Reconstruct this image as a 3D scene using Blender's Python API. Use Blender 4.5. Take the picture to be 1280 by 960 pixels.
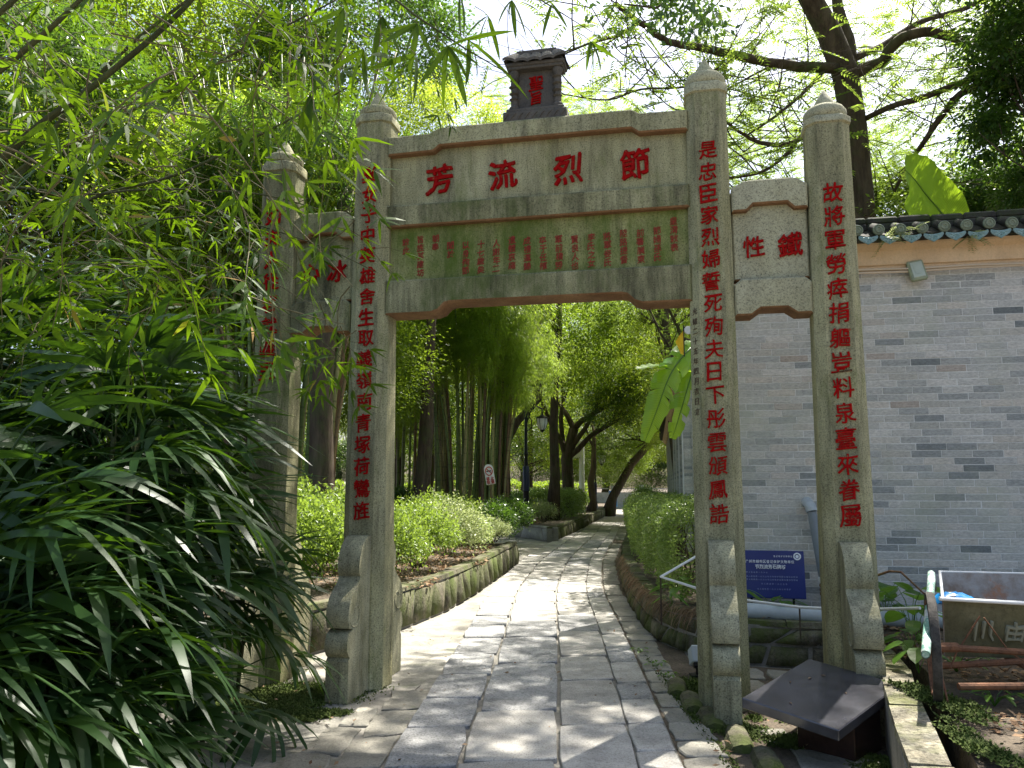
import bpy, math, random
import numpy as np
from math import sin, cos, tan, pi, radians, atan2, sqrt
from mathutils import Vector, Matrix

for o in list(bpy.data.objects): bpy.data.objects.remove(o)
SC = bpy.context.scene
COL = SC.collection
rnd = random.Random(7)
RG = np.random.default_rng(11)

# ------------------------------------------------------------ camera, sky, sun, exposure
PITCH = radians(7.2); EYE = 1.6
cd = bpy.data.cameras.new('camera'); cam = bpy.data.objects.new('camera', cd); COL.objects.link(cam)
cam.location = (0, 0, EYE); cam.rotation_euler = (pi/2 + PITCH, 0, 0)
cd.sensor_width = 36; cd.lens = 36*1000/1280; cd.clip_start = .05; cd.clip_end = 2000
SC.camera = cam

SUN_EL, SUN_AZ = radians(58), radians(38)      # azimuth clockwise from +Y (ahead), towards +X (right)
w = bpy.data.worlds.new('World'); SC.world = w; w.use_nodes = True
nt = w.node_tree
sky = nt.nodes.new('ShaderNodeTexSky'); sky.sky_type = 'NISHITA'; sky.sun_disc = False
sky.sun_elevation = SUN_EL; sky.sun_rotation = SUN_AZ
sky.air_density = 1.0; sky.dust_density = 3.5; sky.ozone_density = 1.0
bg = nt.nodes['Background']; bg.inputs[1].default_value = 0.095
nt.links.new(sky.outputs[0], bg.inputs[0])
sl = bpy.data.lights.new('sun', 'SUN'); sl.energy = 5.0; sl.angle = radians(0.5); sl.color = (1, .95, .86)
sun = bpy.data.objects.new('sun', sl); COL.objects.link(sun)
sd = Vector((sin(SUN_AZ)*cos(SUN_EL), cos(SUN_AZ)*cos(SUN_EL), sin(SUN_EL)))
sun.location = (8, 10, 25); sun.rotation_euler = sd.to_track_quat('Z', 'Y').to_euler()
SC.view_settings.view_transform = 'Standard'; SC.view_settings.look = 'None'
SC.view_settings.gamma = 1; SC.view_settings.exposure = 1.65
SC.render.engine = 'CYCLES'
SC.cycles.max_bounces = 6; SC.cycles.diffuse_bounces = 4; SC.cycles.glossy_bounces = 2
SC.cycles.transmission_bounces = 4; SC.cycles.transparent_max_bounces = 4
SC.cycles.use_denoising = True
SC.cycles.sample_clamp_indirect = 6

# a surveyed sight line: direction (bearing px, py of a 1280 wide view) met at a real distance Y or at a height z
def sight(x, y):
    cx, cy = (x-640)/1000, -(y-480)/1000
    return cx, cos(PITCH)-cy*sin(PITCH), sin(PITCH)+cy*cos(PITCH)
def at(x, y, Y):
    r = sight(x, y); t = Y/r[1]; return (r[0]*t, Y, EYE+r[2]*t)
def gr(x, y, z=0):
    r = sight(x, y); t = (z-EYE)/r[2]; return (r[0]*t, r[1]*t, z)

# ------------------------------------------------------------ object helpers
def obj(name, me, parent=None, loc=None, rot=None, kind=None):
    o = bpy.data.objects.new(name, me); COL.objects.link(o)
    if parent is not None: o.parent = parent
    if loc is not None: o.location = loc
    if rot is not None: o.rotation_euler = rot
    if kind: o['kind'] = kind
    return o
def tag(o, label, cat, group=None):
    o['label'] = label; o['category'] = cat
    if group: o['group'] = group
    return o
def thing(name, label, cat, loc=(0, 0, 0), rz=0, group=None):
    o = obj(name, None, None, loc, (0, 0, rz)); o.empty_display_size = .1
    return tag(o, label, cat, group)

class MB:
    def __init__(s): s.v = []; s.f = []; s.m = []
    def add(s, vs, fs, m=0):
        n = len(s.v); s.v += [tuple(v) for v in vs]; s.f += [tuple(i+n for i in f) for f in fs]; s.m += [m]*len(fs)
    def box(s, c, d, m=0, rot=None):
        vs = [Vector((sx*d[0]/2, sy*d[1]/2, sz*d[2]/2)) for sx in (-1, 1) for sy in (-1, 1) for sz in (-1, 1)]
        if rot is not None: vs = [rot @ v for v in vs]
        s.add([v+Vector(c) for v in vs], [(0,1,3,2),(4,6,7,5),(0,4,5,1),(2,3,7,6),(0,2,6,4),(1,5,7,3)], m)
    def bbox(s, c, d, b, m=0, rot=None):           # bevelled box
        vs = []; x, y, z = d[0]/2, d[1]/2, d[2]/2
        pts = []
        for sx in (-1, 1):
            for sy in (-1, 1):
                for sz in (-1, 1):
                    pts.append([(sx*x, sy*(y-b), sz*(z-b)), (sx*(x-b), sy*y, sz*(z-b)), (sx*(x-b), sy*(y-b), sz*z)])
        bm_v = [Vector(p) for q in pts for p in q]
        if rot is not None: bm_v = [rot @ v for v in bm_v]
        I = lambda i, j, k, a: (i*4+j*2+k)*3+a
        F = []
        for i in (0, 1): F.append((I(i,0,0,0), I(i,1,0,0), I(i,1,1,0), I(i,0,1,0)))
        for j in (0, 1): F.append((I(0,j,0,1), I(1,j,0,1), I(1,j,1,1), I(0,j,1,1)))
        for k in (0, 1): F.append((I(0,0,k,2), I(1,0,k,2), I(1,1,k,2), I(0,1,k,2)))
        for i in (0, 1):
            for j in (0, 1): F.append((I(i,j,0,0), I(i,j,1,0), I(i,j,1,1), I(i,j,0,1)))
            for k in (0, 1): F.append((I(i,0,k,0), I(i,1,k,0), I(i,1,k,2), I(i,0,k,2)))
        for j in (0, 1):
            for k in (0, 1): F.append((I(0,j,k,1), I(1,j,k,1), I(1,j,k,2), I(0,j,k,2)))
        for i in (0, 1):
            for j in (0, 1):
                for k in (0, 1): F.append((I(i,j,k,0), I(i,j,k,1), I(i,j,k,2)))
        s.add([v+Vector(c) for v in bm_v], F, m)
    def tube(s, pts, rad, n=8, m=0, cap=True):
        pts = [Vector(p) for p in pts]
        if not hasattr(rad, '__len__'): rad = [rad]*len(pts)
        rings = []; ref = Vector((.12, .33, .94))
        for i, p in enumerate(pts):
            d = (pts[min(i+1, len(pts)-1)]-pts[max(i-1, 0)]).normalized()
            a = d.cross(ref)
            if a.length < .05: a = d.cross(Vector((1, 0, 0)))
            a.normalize(); b = d.cross(a)
            rings.append([p+(a*cos(2*pi*k/n)+b*sin(2*pi*k/n))*rad[i] for k in range(n)])
        vs = [v for r in rings for v in r]; fs = []
        for i in range(len(pts)-1):
            for k in range(n):
                fs.append((i*n+k, i*n+(k+1) % n, (i+1)*n+(k+1) % n, (i+1)*n+k))
        if cap: fs.append(tuple(range(n))[::-1]); fs.append(tuple((len(pts)-1)*n+k for k in range(n)))
        s.add(vs, fs, m)
    def lathe(s, prof, n=16, c=(0, 0, 0), m=0, ph=0):      # prof: (r, z)
        vs = []; fs = []
        for r, z in prof:
            for k in range(n):
                t = 2*pi*(k+ph)/n; vs.append((c[0]+r*cos(t), c[1]+r*sin(t), c[2]+z))
        for i in range(len(prof)-1):
            for k in range(n): fs.append((i*n+k, i*n+(k+1) % n, (i+1)*n+(k+1) % n, (i+1)*n+k))
        fs.append(tuple(range(n))[::-1]); fs.append(tuple((len(prof)-1)*n+k for k in range(n)))
        s.add(vs, fs, m)
    def prism(s, poly, a, b, axis='y', m=0):               # polygon (u,v) extruded along axis
        n = len(poly)
        f3 = {'y': lambda u, v, t: (u, t, v), 'x': lambda u, v, t: (t, u, v), 'z': lambda u, v, t: (u, v, t)}[axis]
        vs = [f3(u, v, a) for u, v in poly]+[f3(u, v, b) for u, v in poly]
        fs = [tuple(range(n))[::-1], tuple(range(n, 2*n))]+[(i, (i+1) % n, n+(i+1) % n, n+i) for i in range(n)]
        s.add(vs, fs, m)
    def mesh(s, name, mats, smooth=False, jit=0):
        if jit: s.v = [tuple(c+rnd.uniform(-jit, jit) for c in v) for v in s.v]
        me = bpy.data.meshes.new(name); me.from_pydata(s.v, [], s.f)
        if not isinstance(mats, (list, tuple)): mats = [mats]
        for mm in mats: me.materials.append(mm)
        me.polygons.foreach_set('material_index', s.m)
        me.polygons.foreach_set('use_smooth', [bool(smooth)]*len(s.f))
        import bmesh
        bm = bmesh.new(); bm.from_mesh(me); bmesh.ops.recalc_face_normals(bm, faces=bm.faces); bm.to_mesh(me); bm.free()
        if smooth and smooth != 'all':
            try: me.set_sharp_from_angle(angle=radians(40))
            except Exception: pass
        return me
    def obj(s, name, mats, parent=None, smooth=False, kind=None, loc=None, rot=None, jit=0):
        return obj(name, s.mesh(name, mats, smooth, jit), parent, loc, rot, kind)

def npmesh(name, V, F, mat, smooth=False, fm=None):
    V = np.asarray(V, np.float32); F = np.asarray(F, np.int32); m, k = F.shape
    me = bpy.data.meshes.new(name)
    me.vertices.add(len(V)); me.vertices.foreach_set('co', V.ravel())
    me.loops.add(m*k); me.loops.foreach_set('vertex_index', F.ravel())
    me.polygons.add(m); me.polygons.foreach_set('loop_start', np.arange(m, dtype=np.int32)*k)
    for x in (mat if isinstance(mat, (list, tuple)) else [mat]): me.materials.append(x)
    if fm is not None: me.polygons.foreach_set('material_index', np.asarray(fm, np.int32))
    me.polygons.foreach_set('use_smooth', np.full(m, smooth))
    me.update(calc_edges=True); me.validate()
    return me

# ------------------------------------------------------------ materials
def newmat(name):
    m = bpy.data.materials.new(name); m.use_nodes = True
    t = m.node_tree; b = t.nodes['Principled BSDF']
    return m, t, b
def N(t, ty, **kw):
    n = t.nodes.new(ty)
    for k, v in kw.items():
        if k in n.inputs.keys() if hasattr(n.inputs, 'keys') else False: n.inputs[k].default_value = v
        else: setattr(n, k, v)
    return n
def noise(t, scale, detail=4, rough=.6, co=None, stretch=None):
    n = t.nodes.new('ShaderNodeTexNoise'); n.inputs['Scale'].default_value = scale
    n.inputs['Detail'].default_value = detail; n.inputs['Roughness'].default_value = rough
    tc = co or t.nodes.new('ShaderNodeTexCoord').outputs['Object']
    if stretch:
        mp = t.nodes.new('ShaderNodeMapping'); mp.inputs['Scale'].default_value = stretch
        t.links.new(tc, mp.inputs['Vector']); tc = mp.outputs[0]
    t.links.new(tc, n.inputs['Vector'])
    return n.outputs['Fac']
def ramp(t, fac, stops):
    r = t.nodes.new('ShaderNodeValToRGB'); e = r.color_ramp.elements
    while len(e) > 1: e.remove(e[-1])
    e[0].position = stops[0][0]; c = stops[0][1]; e[0].color = (*c, 1) if len(c) == 3 else c
    for p, c in stops[1:]:
        x = e.new(p); x.color = (*c, 1) if len(c) == 3 else c
    t.links.new(fac, r.inputs[0]); return r.outputs[0]
def mix(t, a, b, fac, mode='MIX'):
    n = t.nodes.new('ShaderNodeMix'); n.data_type = 'RGBA'; n.blend_type = mode
    for v, i in ((fac, 0), (a, 6), (b, 7)):
        if isinstance(v, (int, float)): n.inputs[i].default_value = v
        elif isinstance(v, (tuple, list)): n.inputs[i].default_value = (*v[:3], 1)
        else: t.links.new(v, n.inputs[i])
    return n.outputs[2]
def math_(t, op, a, b=0.):
    n = t.nodes.new('ShaderNodeMath'); n.operation = op
    for v, i in ((a, 0), (b, 1)):
        if isinstance(v, (int, float)): n.inputs[i].default_value = v
        else: t.links.new(v, n.inputs[i])
    return n.outputs[0]
def bump(t, b, h, strength=.4, dist=.01):
    n = t.nodes.new('ShaderNodeBump'); n.inputs['Strength'].default_value = strength; n.inputs['Distance'].default_value = dist
    t.links.new(h, n.inputs['Height']); t.links.new(n.outputs[0], b.inputs['Normal'])
W3 = (0., 0., 0.); 
def g3(v): return (v, v, v)

def stonemat(name, base, alt, speck=.5, speck_scale=90, patch=1.5, moss=0., moss_col=(.05, .085, .02), dark=.3, streak=True, rough=.85, rand=0., bumpd=.006):
    m, t, b = newmat(name)
    tc = t.nodes.new('ShaderNodeTexCoord').outputs['Object']
    c = mix(t, base, alt, ramp(t, noise(t, patch, 5, .65, tc), [(.35, g3(0)), (.68, g3(1))]))
    if rand:
        oi = t.nodes.new('ShaderNodeObjectInfo').outputs['Random']
        gi = t.nodes.new('ShaderNodeNewGeometry').outputs['Random Per Island']
        rr = math_(t, 'FRACT', math_(t, 'ADD', oi, gi))
        c = mix(t, c, ramp(t, rr, [(0, g3(1-rand)), (1, g3(1+rand*.6))]), 1., 'MULTIPLY')
    sp = noise(t, speck_scale, 3, .8, tc)
    c = mix(t, c, ramp(t, sp, [(.33, g3(1-speck)), (.47, g3(1)), (.66, g3(1+speck*.35))]), 1., 'MULTIPLY')
    if dark:
        st = noise(t, 3.2, 5, .7, tc, (1, 1, .22) if streak else None)
        c = mix(t, c, ramp(t, st, [(.3, g3(1-dark)), (.58, g3(1))]), 1., 'MULTIPLY')
        if streak and dark > .4:
            c = mix(t, c, ramp(t, noise(t, 11, 5, .75, tc, (1, 1, .07)), [(.34, g3(1-dark*.7)), (.52, g3(1)), (.7, g3(1.1))]), 1., 'MULTIPLY')
    if moss:
        mo = noise(t, 2.3, 6, .72, tc, (1, 1, .45) if streak else None)
        c = mix(t, c, moss_col, ramp(t, mo, [(.62-moss*.3, g3(0)), (.8-moss*.25, g3(.9))]))
    t.links.new(c, b.inputs['Base Color']); b.inputs['Roughness'].default_value = rough
    b.inputs['Specular IOR Level'].default_value = .25
    bump(t, b, math_(t, 'ADD', noise(t, speck_scale*.7, 4, .7, tc), math_(t, 'MULTIPLY', noise(t, 9, 4, .6, tc), 1.4)), .7, bumpd)
    return m
def flat(name, col, rough=.5, metal=0., var=.15, scale=12, spec=.4):
    m, t, b = newmat(name)
    c = mix(t, tuple(x*(1-var) for x in col), tuple(min(1, x*(1+var)) for x in col), noise(t, scale, 4))
    t.links.new(c, b.inputs['Base Color']); b.inputs['Roughness'].default_value = rough
    b.inputs['Metallic'].default_value = metal; b.inputs['Specular IOR Level'].default_value = spec
    return m
def leafmat(name, a, b_, tr, trans=.42, rough=.42, spec=.4, dry=0.):
    m, t, b = newmat(name)
    gi = t.nodes.new('ShaderNodeNewGeometry').outputs['Random Per Island']
    oi = t.nodes.new('ShaderNodeObjectInfo').outputs['Random']
    r = math_(t, 'FRACT', math_(t, 'ADD', gi, math_(t, 'MULTIPLY', oi, .37)))
    st = [(0, a), (.9 if dry else 1, b_)]
    if dry: st += [(1-dry, b_), (1-dry+.003, (.30, .17, .04))]
    c = ramp(t, r, st)
    t.links.new(c, b.inputs['Base Color']); b.inputs['Roughness'].default_value = rough
    b.inputs['Specular IOR Level'].default_value = spec
    tl = t.nodes.new('ShaderNodeBsdfTranslucent')
    t.links.new(mix(t, c, tr, .75), tl.inputs[0])
    ms = t.nodes.new('ShaderNodeMixShader'); ms.inputs[0].default_value = trans
    t.links.new(b.outputs[0], ms.inputs[1]); t.links.new(tl.outputs[0], ms.inputs[2])
    t.links.new(ms.outputs[0], t.nodes['Material Output'].inputs[0])
    return m

M = {}
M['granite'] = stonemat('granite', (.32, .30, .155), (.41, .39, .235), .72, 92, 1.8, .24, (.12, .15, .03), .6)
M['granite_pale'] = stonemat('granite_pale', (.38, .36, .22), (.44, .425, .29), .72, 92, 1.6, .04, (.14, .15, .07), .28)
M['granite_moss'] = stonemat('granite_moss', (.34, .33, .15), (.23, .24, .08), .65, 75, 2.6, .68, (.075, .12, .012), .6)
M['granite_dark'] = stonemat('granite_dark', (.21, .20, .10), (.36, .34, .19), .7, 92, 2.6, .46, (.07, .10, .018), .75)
M['drum'] = stonemat('drum_granite', (.31, .29, .17), (.41, .39, .26), .72, 90, 2.5, .22, (.10, .10, .03), .6)
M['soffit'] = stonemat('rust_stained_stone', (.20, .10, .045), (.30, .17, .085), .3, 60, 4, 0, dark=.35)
M['shrine'] = stonemat('carved_grey_stone', (.13, .115, .095), (.09, .085, .075), .3, 60, 8, .05, dark=.3)
M['paint'] = flat('red_paint', (.34, .006, .006), .85, var=.3, scale=40, spec=.08)
def paintmat():
    m, t, b = newmat('worn_red_paint')
    geo = t.nodes.new('ShaderNodeNewGeometry').outputs['Position']
    c = mix(t, (.36, .007, .006), (.24, .005, .006), ramp(t, noise(t, 22, 5, .7, geo), [(.35, g3(0)), (.65, g3(1))]))
    c = mix(t, c, (.27, .14, .07), ramp(t, noise(t, 38, 5, .75, geo), [(.60, g3(0)), (.66, g3(.85))]))
    c = mix(t, c, (.10, .03, .015), ramp(t, noise(t, 7, 5, .7, geo), [(.58, g3(0)), (.74, g3(.7))]))
    t.links.new(c, b.inputs['Base Color']); b.inputs['Roughness'].default_value = .9; b.inputs['Specular IOR Level'].default_value = .05
    bump(t, b, noise(t, 90, 4, .7, geo), .8, .003); return m
M['paint'] = paintmat()
M['paint_old'] = flat('faded_red_paint', (.28, .035, .02), .8, var=.45, scale=70)
M['paint_dark'] = flat('dark_ink', (.10, .07, .04), .8, var=.3, scale=60)
M['slab'] = stonemat('paving_granite', (.36, .345, .31), (.47, .445, .40), .5, 90, 1.2, .05, (.18, .18, .12), dark=.42, streak=False, rand=.12)
M['slab_rough'] = stonemat('rough_paving_granite', (.27, .27, .265), (.39, .385, .37), .6, 60, 3, 0, dark=.4, streak=False, rand=.15, bumpd=.02)
M['slab_warm'] = stonemat('old_paving_stone', (.24, .225, .185), (.35, .33, .275), .4, 70, 2, .06, (.12, .13, .05), .35, False, rand=.2)
M['concrete'] = stonemat('old_concrete', (.25, .235, .20), (.38, .36, .31), .35, 60, .9, .22, (.10, .12, .045), .45, False)
M['joint'] = stonemat('joint_mortar', (.22, .205, .175), (.30, .28, .24), .3, 60, 3, .2, (.06, .08, .03), .3, False)
M['wallstone'] = stonemat('mossy_wall_stone', (.09, .08, .055), (.22, .195, .14), .6, 50, 5.5, .72, (.07, .095, .015), .5, True, rand=.3, bumpd=.02)
M['curbstone'] = stonemat('curb_granite', (.33, .32, .29), (.42, .41, .37), .4, 60, 3, .06, (.10, .12, .04), .3, False, rand=.15)
M['rootwall'] = stonemat('lime_streaked_stone', (.22, .19, .13), (.42, .39, .29), .6, 40, 5, .6, (.13, .15, .03), .6, True, rand=.2, bumpd=.05)
M['mortar'] = stonemat('pale_mortar', (.72, .72, .68), (.62, .61, .57), .2, 60, 3, .0, dark=.15)
M['plaster'] = stonemat('ochre_plaster', (.70, .49, .29), (.78, .58, .37), .12, 60, 2, 0, dark=.2)
M['soil'] = stonemat('leafy_soil', (.085, .066, .045), (.15, .118, .085), .6, 40, 3, .05, (.05, .07, .02), .4, False, bumpd=.03)
M['rooftile'] = stonemat('mossy_roof_tile', (.03, .028, .024), (.065, .06, .05), .5, 60, 6, .5, (.04, .06, .012), .4, False)
M['disc'] = stonemat('green_tile_end', (.16, .19, .13), (.24, .27, .19), .3, 60, 12, .05, dark=.3)
M['drip'] = stonemat('turquoise_drip_tile', (.16, .30, .31), (.32, .43, .42), .5, 70, 14, 0, dark=.25, rough=.5)
M['moss'] = stonemat('ground_moss', (.07, .11, .018), (.12, .16, .03), .6, 120, 6, .3, (.045, .07, .015), .4, False, bumpd=.02)

def brickmat(name, island):
    m, t, b = newmat(name)
    tc = t.nodes.new('ShaderNodeTexCoord').outputs['Object']
    if island: r = t.nodes.new('ShaderNodeNewGeometry').outputs['Random Per Island']
    else: r = t.nodes.new('ShaderNodeObjectInfo').outputs['Random']
    c = ramp(t, r, [(0, (.17, .185, .18)), (.03, (.26, .275, .265)), (.12, (.38, .385, .36)), (.35, (.51, .50, .46)),
                    (.55, (.58, .56, .505)), (.7, (.46, .45, .40)), (.82, (.58, .53, .455)), (.93, (.64, .615, .56)), (1, (.44, .38, .32))])
    geo = t.nodes.new('ShaderNodeNewGeometry').outputs['Position']
    c = mix(t, c, ramp(t, noise(t, 28, 5, .7, geo, (1, 1, 2.5)), [(.3, g3(.66)), (.65, g3(1.15))]), 1., 'MULTIPLY')
    c = mix(t, c, (.42, .44, .33), ramp(t, noise(t, 1.1, 5, .65, geo), [(.50, g3(0)), (.72, g3(.6))]))
    t.links.new(c, b.inputs['Base Color']); b.inputs['Roughness'].default_value = .9; b.inputs['Specular IOR Level'].default_value = .2
    bump(t, b, noise(t, 60, 4, .7, geo), .6, .004)
    return m
M['brick'] = brickmat('grey_brick', False); M['brick_mass'] = brickmat('grey_brick_courses', True)

def barkmat(name, a, b_, sc=8, moss=.1, z=.15):
    m, t, b = newmat(name)
    tc = t.nodes.new('ShaderNodeTexCoord').outputs['Object']
    n1 = noise(t, sc, 6, .75, tc, (1, 1, z))
    c = mix(t, a, b_, ramp(t, n1, [(.35, g3(0)), (.65, g3(1))]))
    c = mix(t, c, (.07, .10, .03), ramp(t, noise(t, 1.5, 5, .7, tc), [(.6-moss, g3(0)), (.8-moss, g3(.7))]))
    t.links.new(c, b.inputs['Base Color']); b.inputs['Roughness'].default_value = .95
    b.inputs['Specular IOR Level'].default_value = .15
    bump(t, b, n1, .9, .03)
    return m
M['bark'] = barkmat('dark_bark', (.045, .032, .024), (.12, .09, .065))
M['bark_red'] = barkmat('brown_bark', (.07, .04, .025), (.17, .10, .06))
M['twig'] = flat('twig', (.10, .085, .035), .8)
M['culm_near'] = barkmat('old_bamboo_culm', (.035, .04, .02), (.08, .085, .035), 5, .1, .3)

def culmmat(name):
    m, t, b = newmat(name)
    oi = t.nodes.new('ShaderNodeObjectInfo').outputs['Random']
    c = ramp(t, oi, [(0, (.10, .15, .035)), (.35, (.17, .21, .06)), (.6, (.30, .28, .11)), (.8, (.20, .12, .06)), (1, (.10, .06, .035))])
    wv = t.nodes.new('ShaderNodeTexWave'); wv.bands_direction = 'Z'; wv.inputs['Scale'].default_value = .95; wv.inputs['Distortion'].default_value = 0
    va = t.nodes.new('ShaderNodeVectorMath'); va.operation = 'ADD'; t.links.new(t.nodes.new('ShaderNodeTexCoord').outputs['Object'], va.inputs[0]); t.links.new(math_(t, 'MULTIPLY', oi, 37.), va.inputs[1])
    t.links.new(va.outputs[0], wv.inputs['Vector'])
    c = mix(t, c, ramp(t, wv.outputs['Fac'], [(.0, g3(.6)), (.04, g3(1)), (.96, g3(1)), (1, g3(1.15))]), 1., 'MULTIPLY')
    t.links.new(c, b.inputs['Base Color']); b.inputs['Roughness'].default_value = .45
    return m
M['culm'] = culmmat('bamboo_culm')
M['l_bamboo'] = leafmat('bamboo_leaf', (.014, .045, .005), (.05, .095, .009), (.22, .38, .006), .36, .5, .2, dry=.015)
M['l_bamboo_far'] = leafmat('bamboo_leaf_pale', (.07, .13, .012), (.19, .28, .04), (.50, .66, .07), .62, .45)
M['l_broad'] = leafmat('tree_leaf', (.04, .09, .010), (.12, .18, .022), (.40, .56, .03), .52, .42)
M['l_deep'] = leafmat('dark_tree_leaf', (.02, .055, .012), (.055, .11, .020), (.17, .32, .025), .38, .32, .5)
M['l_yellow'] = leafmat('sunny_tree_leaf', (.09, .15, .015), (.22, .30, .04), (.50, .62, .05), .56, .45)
M['l_feather'] = leafmat('feathery_leaf', (.09, .15, .02), (.18, .26, .04), (.38, .52, .07), .52, .5)
M['l_shrub'] = leafmat('shrub_leaf', (.07, .13, .018), (.20, .28, .045), (.34, .48, .05), .42, .42)
M['l_shrubpale'] = leafmat('variegated_leaf', (.14, .20, .06), (.42, .46, .22), (.45, .52, .20), .35, .4)
M['l_hedge'] = leafmat('hedge_leaf', (.06, .12, .02), (.26, .34, .09), (.34, .50, .08), .35, .35, .5)
M['l_palm'] = leafmat('palm_leaflet', (.010, .034, .009), (.026, .064, .012), (.14, .30, .01), .2, .42, .3)
M['l_weed'] = leafmat('weed_leaf', (.06, .14, .02), (.11, .22, .03), (.26, .48, .04), .45, .3, .5)
M['litter'] = leafmat('fallen_leaf', (.10, .05, .028), (.36, .25, .15), (.3, .18, .08), .1, .8, .1)

def bananamat():
    m, t, b = newmat('banana_leaf')
    uv = t.nodes.new('ShaderNodeUVMap').outputs[0]
    wv = t.nodes.new('ShaderNodeTexWave'); wv.bands_direction = 'X'; wv.inputs['Scale'].default_value = 9; wv.inputs['Distortion'].default_value = 1.2
    t.links.new(uv, wv.inputs['Vector'])
    c = mix(t, (.10, .22, .035), (.14, .28, .05), wv.outputs['Fac'])
    t.links.new(c, b.inputs['Base Color']); b.inputs['Roughness'].default_value = .33
    tl = t.nodes.new('ShaderNodeBsdfTranslucent'); t.links.new(mix(t, (.42, .66, .02), (.52, .74, .04), wv.outputs['Fac']), tl.inputs[0])
    ms = t.nodes.new('ShaderNodeMixShader'); ms.inputs[0].default_value = .55
    t.links.new(b.outputs[0], ms.inputs[1]); t.links.new(tl.outputs[0], ms.inputs[2])
    t.links.new(ms.outputs[0], t.nodes['Material Output'].inputs[0]); return m
M['banana'] = bananamat()
M['blackstone'] = flat('polished_black_granite', (.05, .05, .058), .16, var=.9, scale=7, spec=.9)
M['brownstone'] = flat('polished_brown_granite', (.035, .018, .014), .25, var=.4, scale=25, spec=.5)
M['black_iron'] = flat('black_iron', (.012, .012, .014), .4, .2)
M['navy_iron'] = flat('navy_painted_iron', (.02, .025, .06), .4)
M['white'] = flat('white_plastic', (.75, .75, .72), .4, var=.06)
M['lampglass'] = flat('frosted_lamp_glass', (.8, .8, .76), .3, var=.05)
M['grey_pvc'] = flat('grey_pipe', (.20, .23, .25), .45, var=.2)
M['palegrey'] = flat('pale_grey_pipe', (.42, .46, .47), .5, var=.25)
M['blue'] = flat('blue_enamel', (.008, .02, .15), .3, var=.12, scale=5)
M['white_ink'] = flat('white_lettering', (.8, .82, .85), .5, var=.05)
M['white_faded'] = flat('faded_lettering', (.30, .36, .55), .5, var=.15)
M['bluebag'] = flat('bright_blue_plastic', (.01, .25, .62), .35, var=.25)
M['beige_pipe'] = flat('beige_conduit', (.62, .50, .36), .5, var=.1)
M['lamp_green'] = flat('weathered_green_metal', (.30, .34, .22), .6, var=.25)
M['lamp_pale'] = flat('cloudy_lamp_glass', (.45, .50, .40), .3, var=.15)
M['rubber'] = stonemat('worn_rubber', (.03, .028, .025), (.09, .08, .07), .4, 60, 9, 0, dark=.3)
M['rust'] = stonemat('rusty_steel', (.22, .10, .05), (.14, .075, .045), .4, 40, 9, 0, dark=.3)
M['yellow'] = flat('yellow_cloth', (.80, .50, .02), .7)
M['signred'] = flat('red_sign_print', (.55, .05, .04), .5)
M['navy'] = flat('grey_metal_box', (.17, .19, .21), .4, .3)
def tubmat():
    m, t, b = newmat('rusty_painted_sheet')
    tc = t.nodes.new('ShaderNodeTexCoord').outputs['Object']
    c = mix(t, (.34, .31, .28), (.20, .14, .10), ramp(t, noise(t, 5, 6, .7, tc), [(.42, g3(0)), (.62, g3(1))]))
    c = mix(t, c, (.36, .14, .05), ramp(t, noise(t, 3.2, 6, .75, tc), [(.55, g3(0)), (.68, g3(.9))]))
    t.links.new(c, b.inputs['Base Color']); b.inputs['Roughness'].default_value = .65; return m
M['tub_in'] = tubmat()
M['tubpaint'] = flat('worn_pale_paint', (.30, .29, .20), .8, var=.4, scale=60)
M['tub_out'] = stonemat('dull_olive_sheet', (.12, .11, .055), (.20, .18, .10), .25, 30, 4, .15, (.07, .08, .03), .4)
def pipemat():
    m, t, b = newmat('flaking_green_pipe')
    tc = t.nodes.new('ShaderNodeTexCoord').outputs['Object']
    c = mix(t, (.16, .36, .27), (.62, .64, .60), ramp(t, noise(t, 9, 6, .8, tc), [(.46, g3(0)), (.56, g3(1))]))
    t.links.new(c, b.inputs['Base Color']); b.inputs['Roughness'].default_value = .55; return m
M['greenpipe'] = pipemat()

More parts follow.
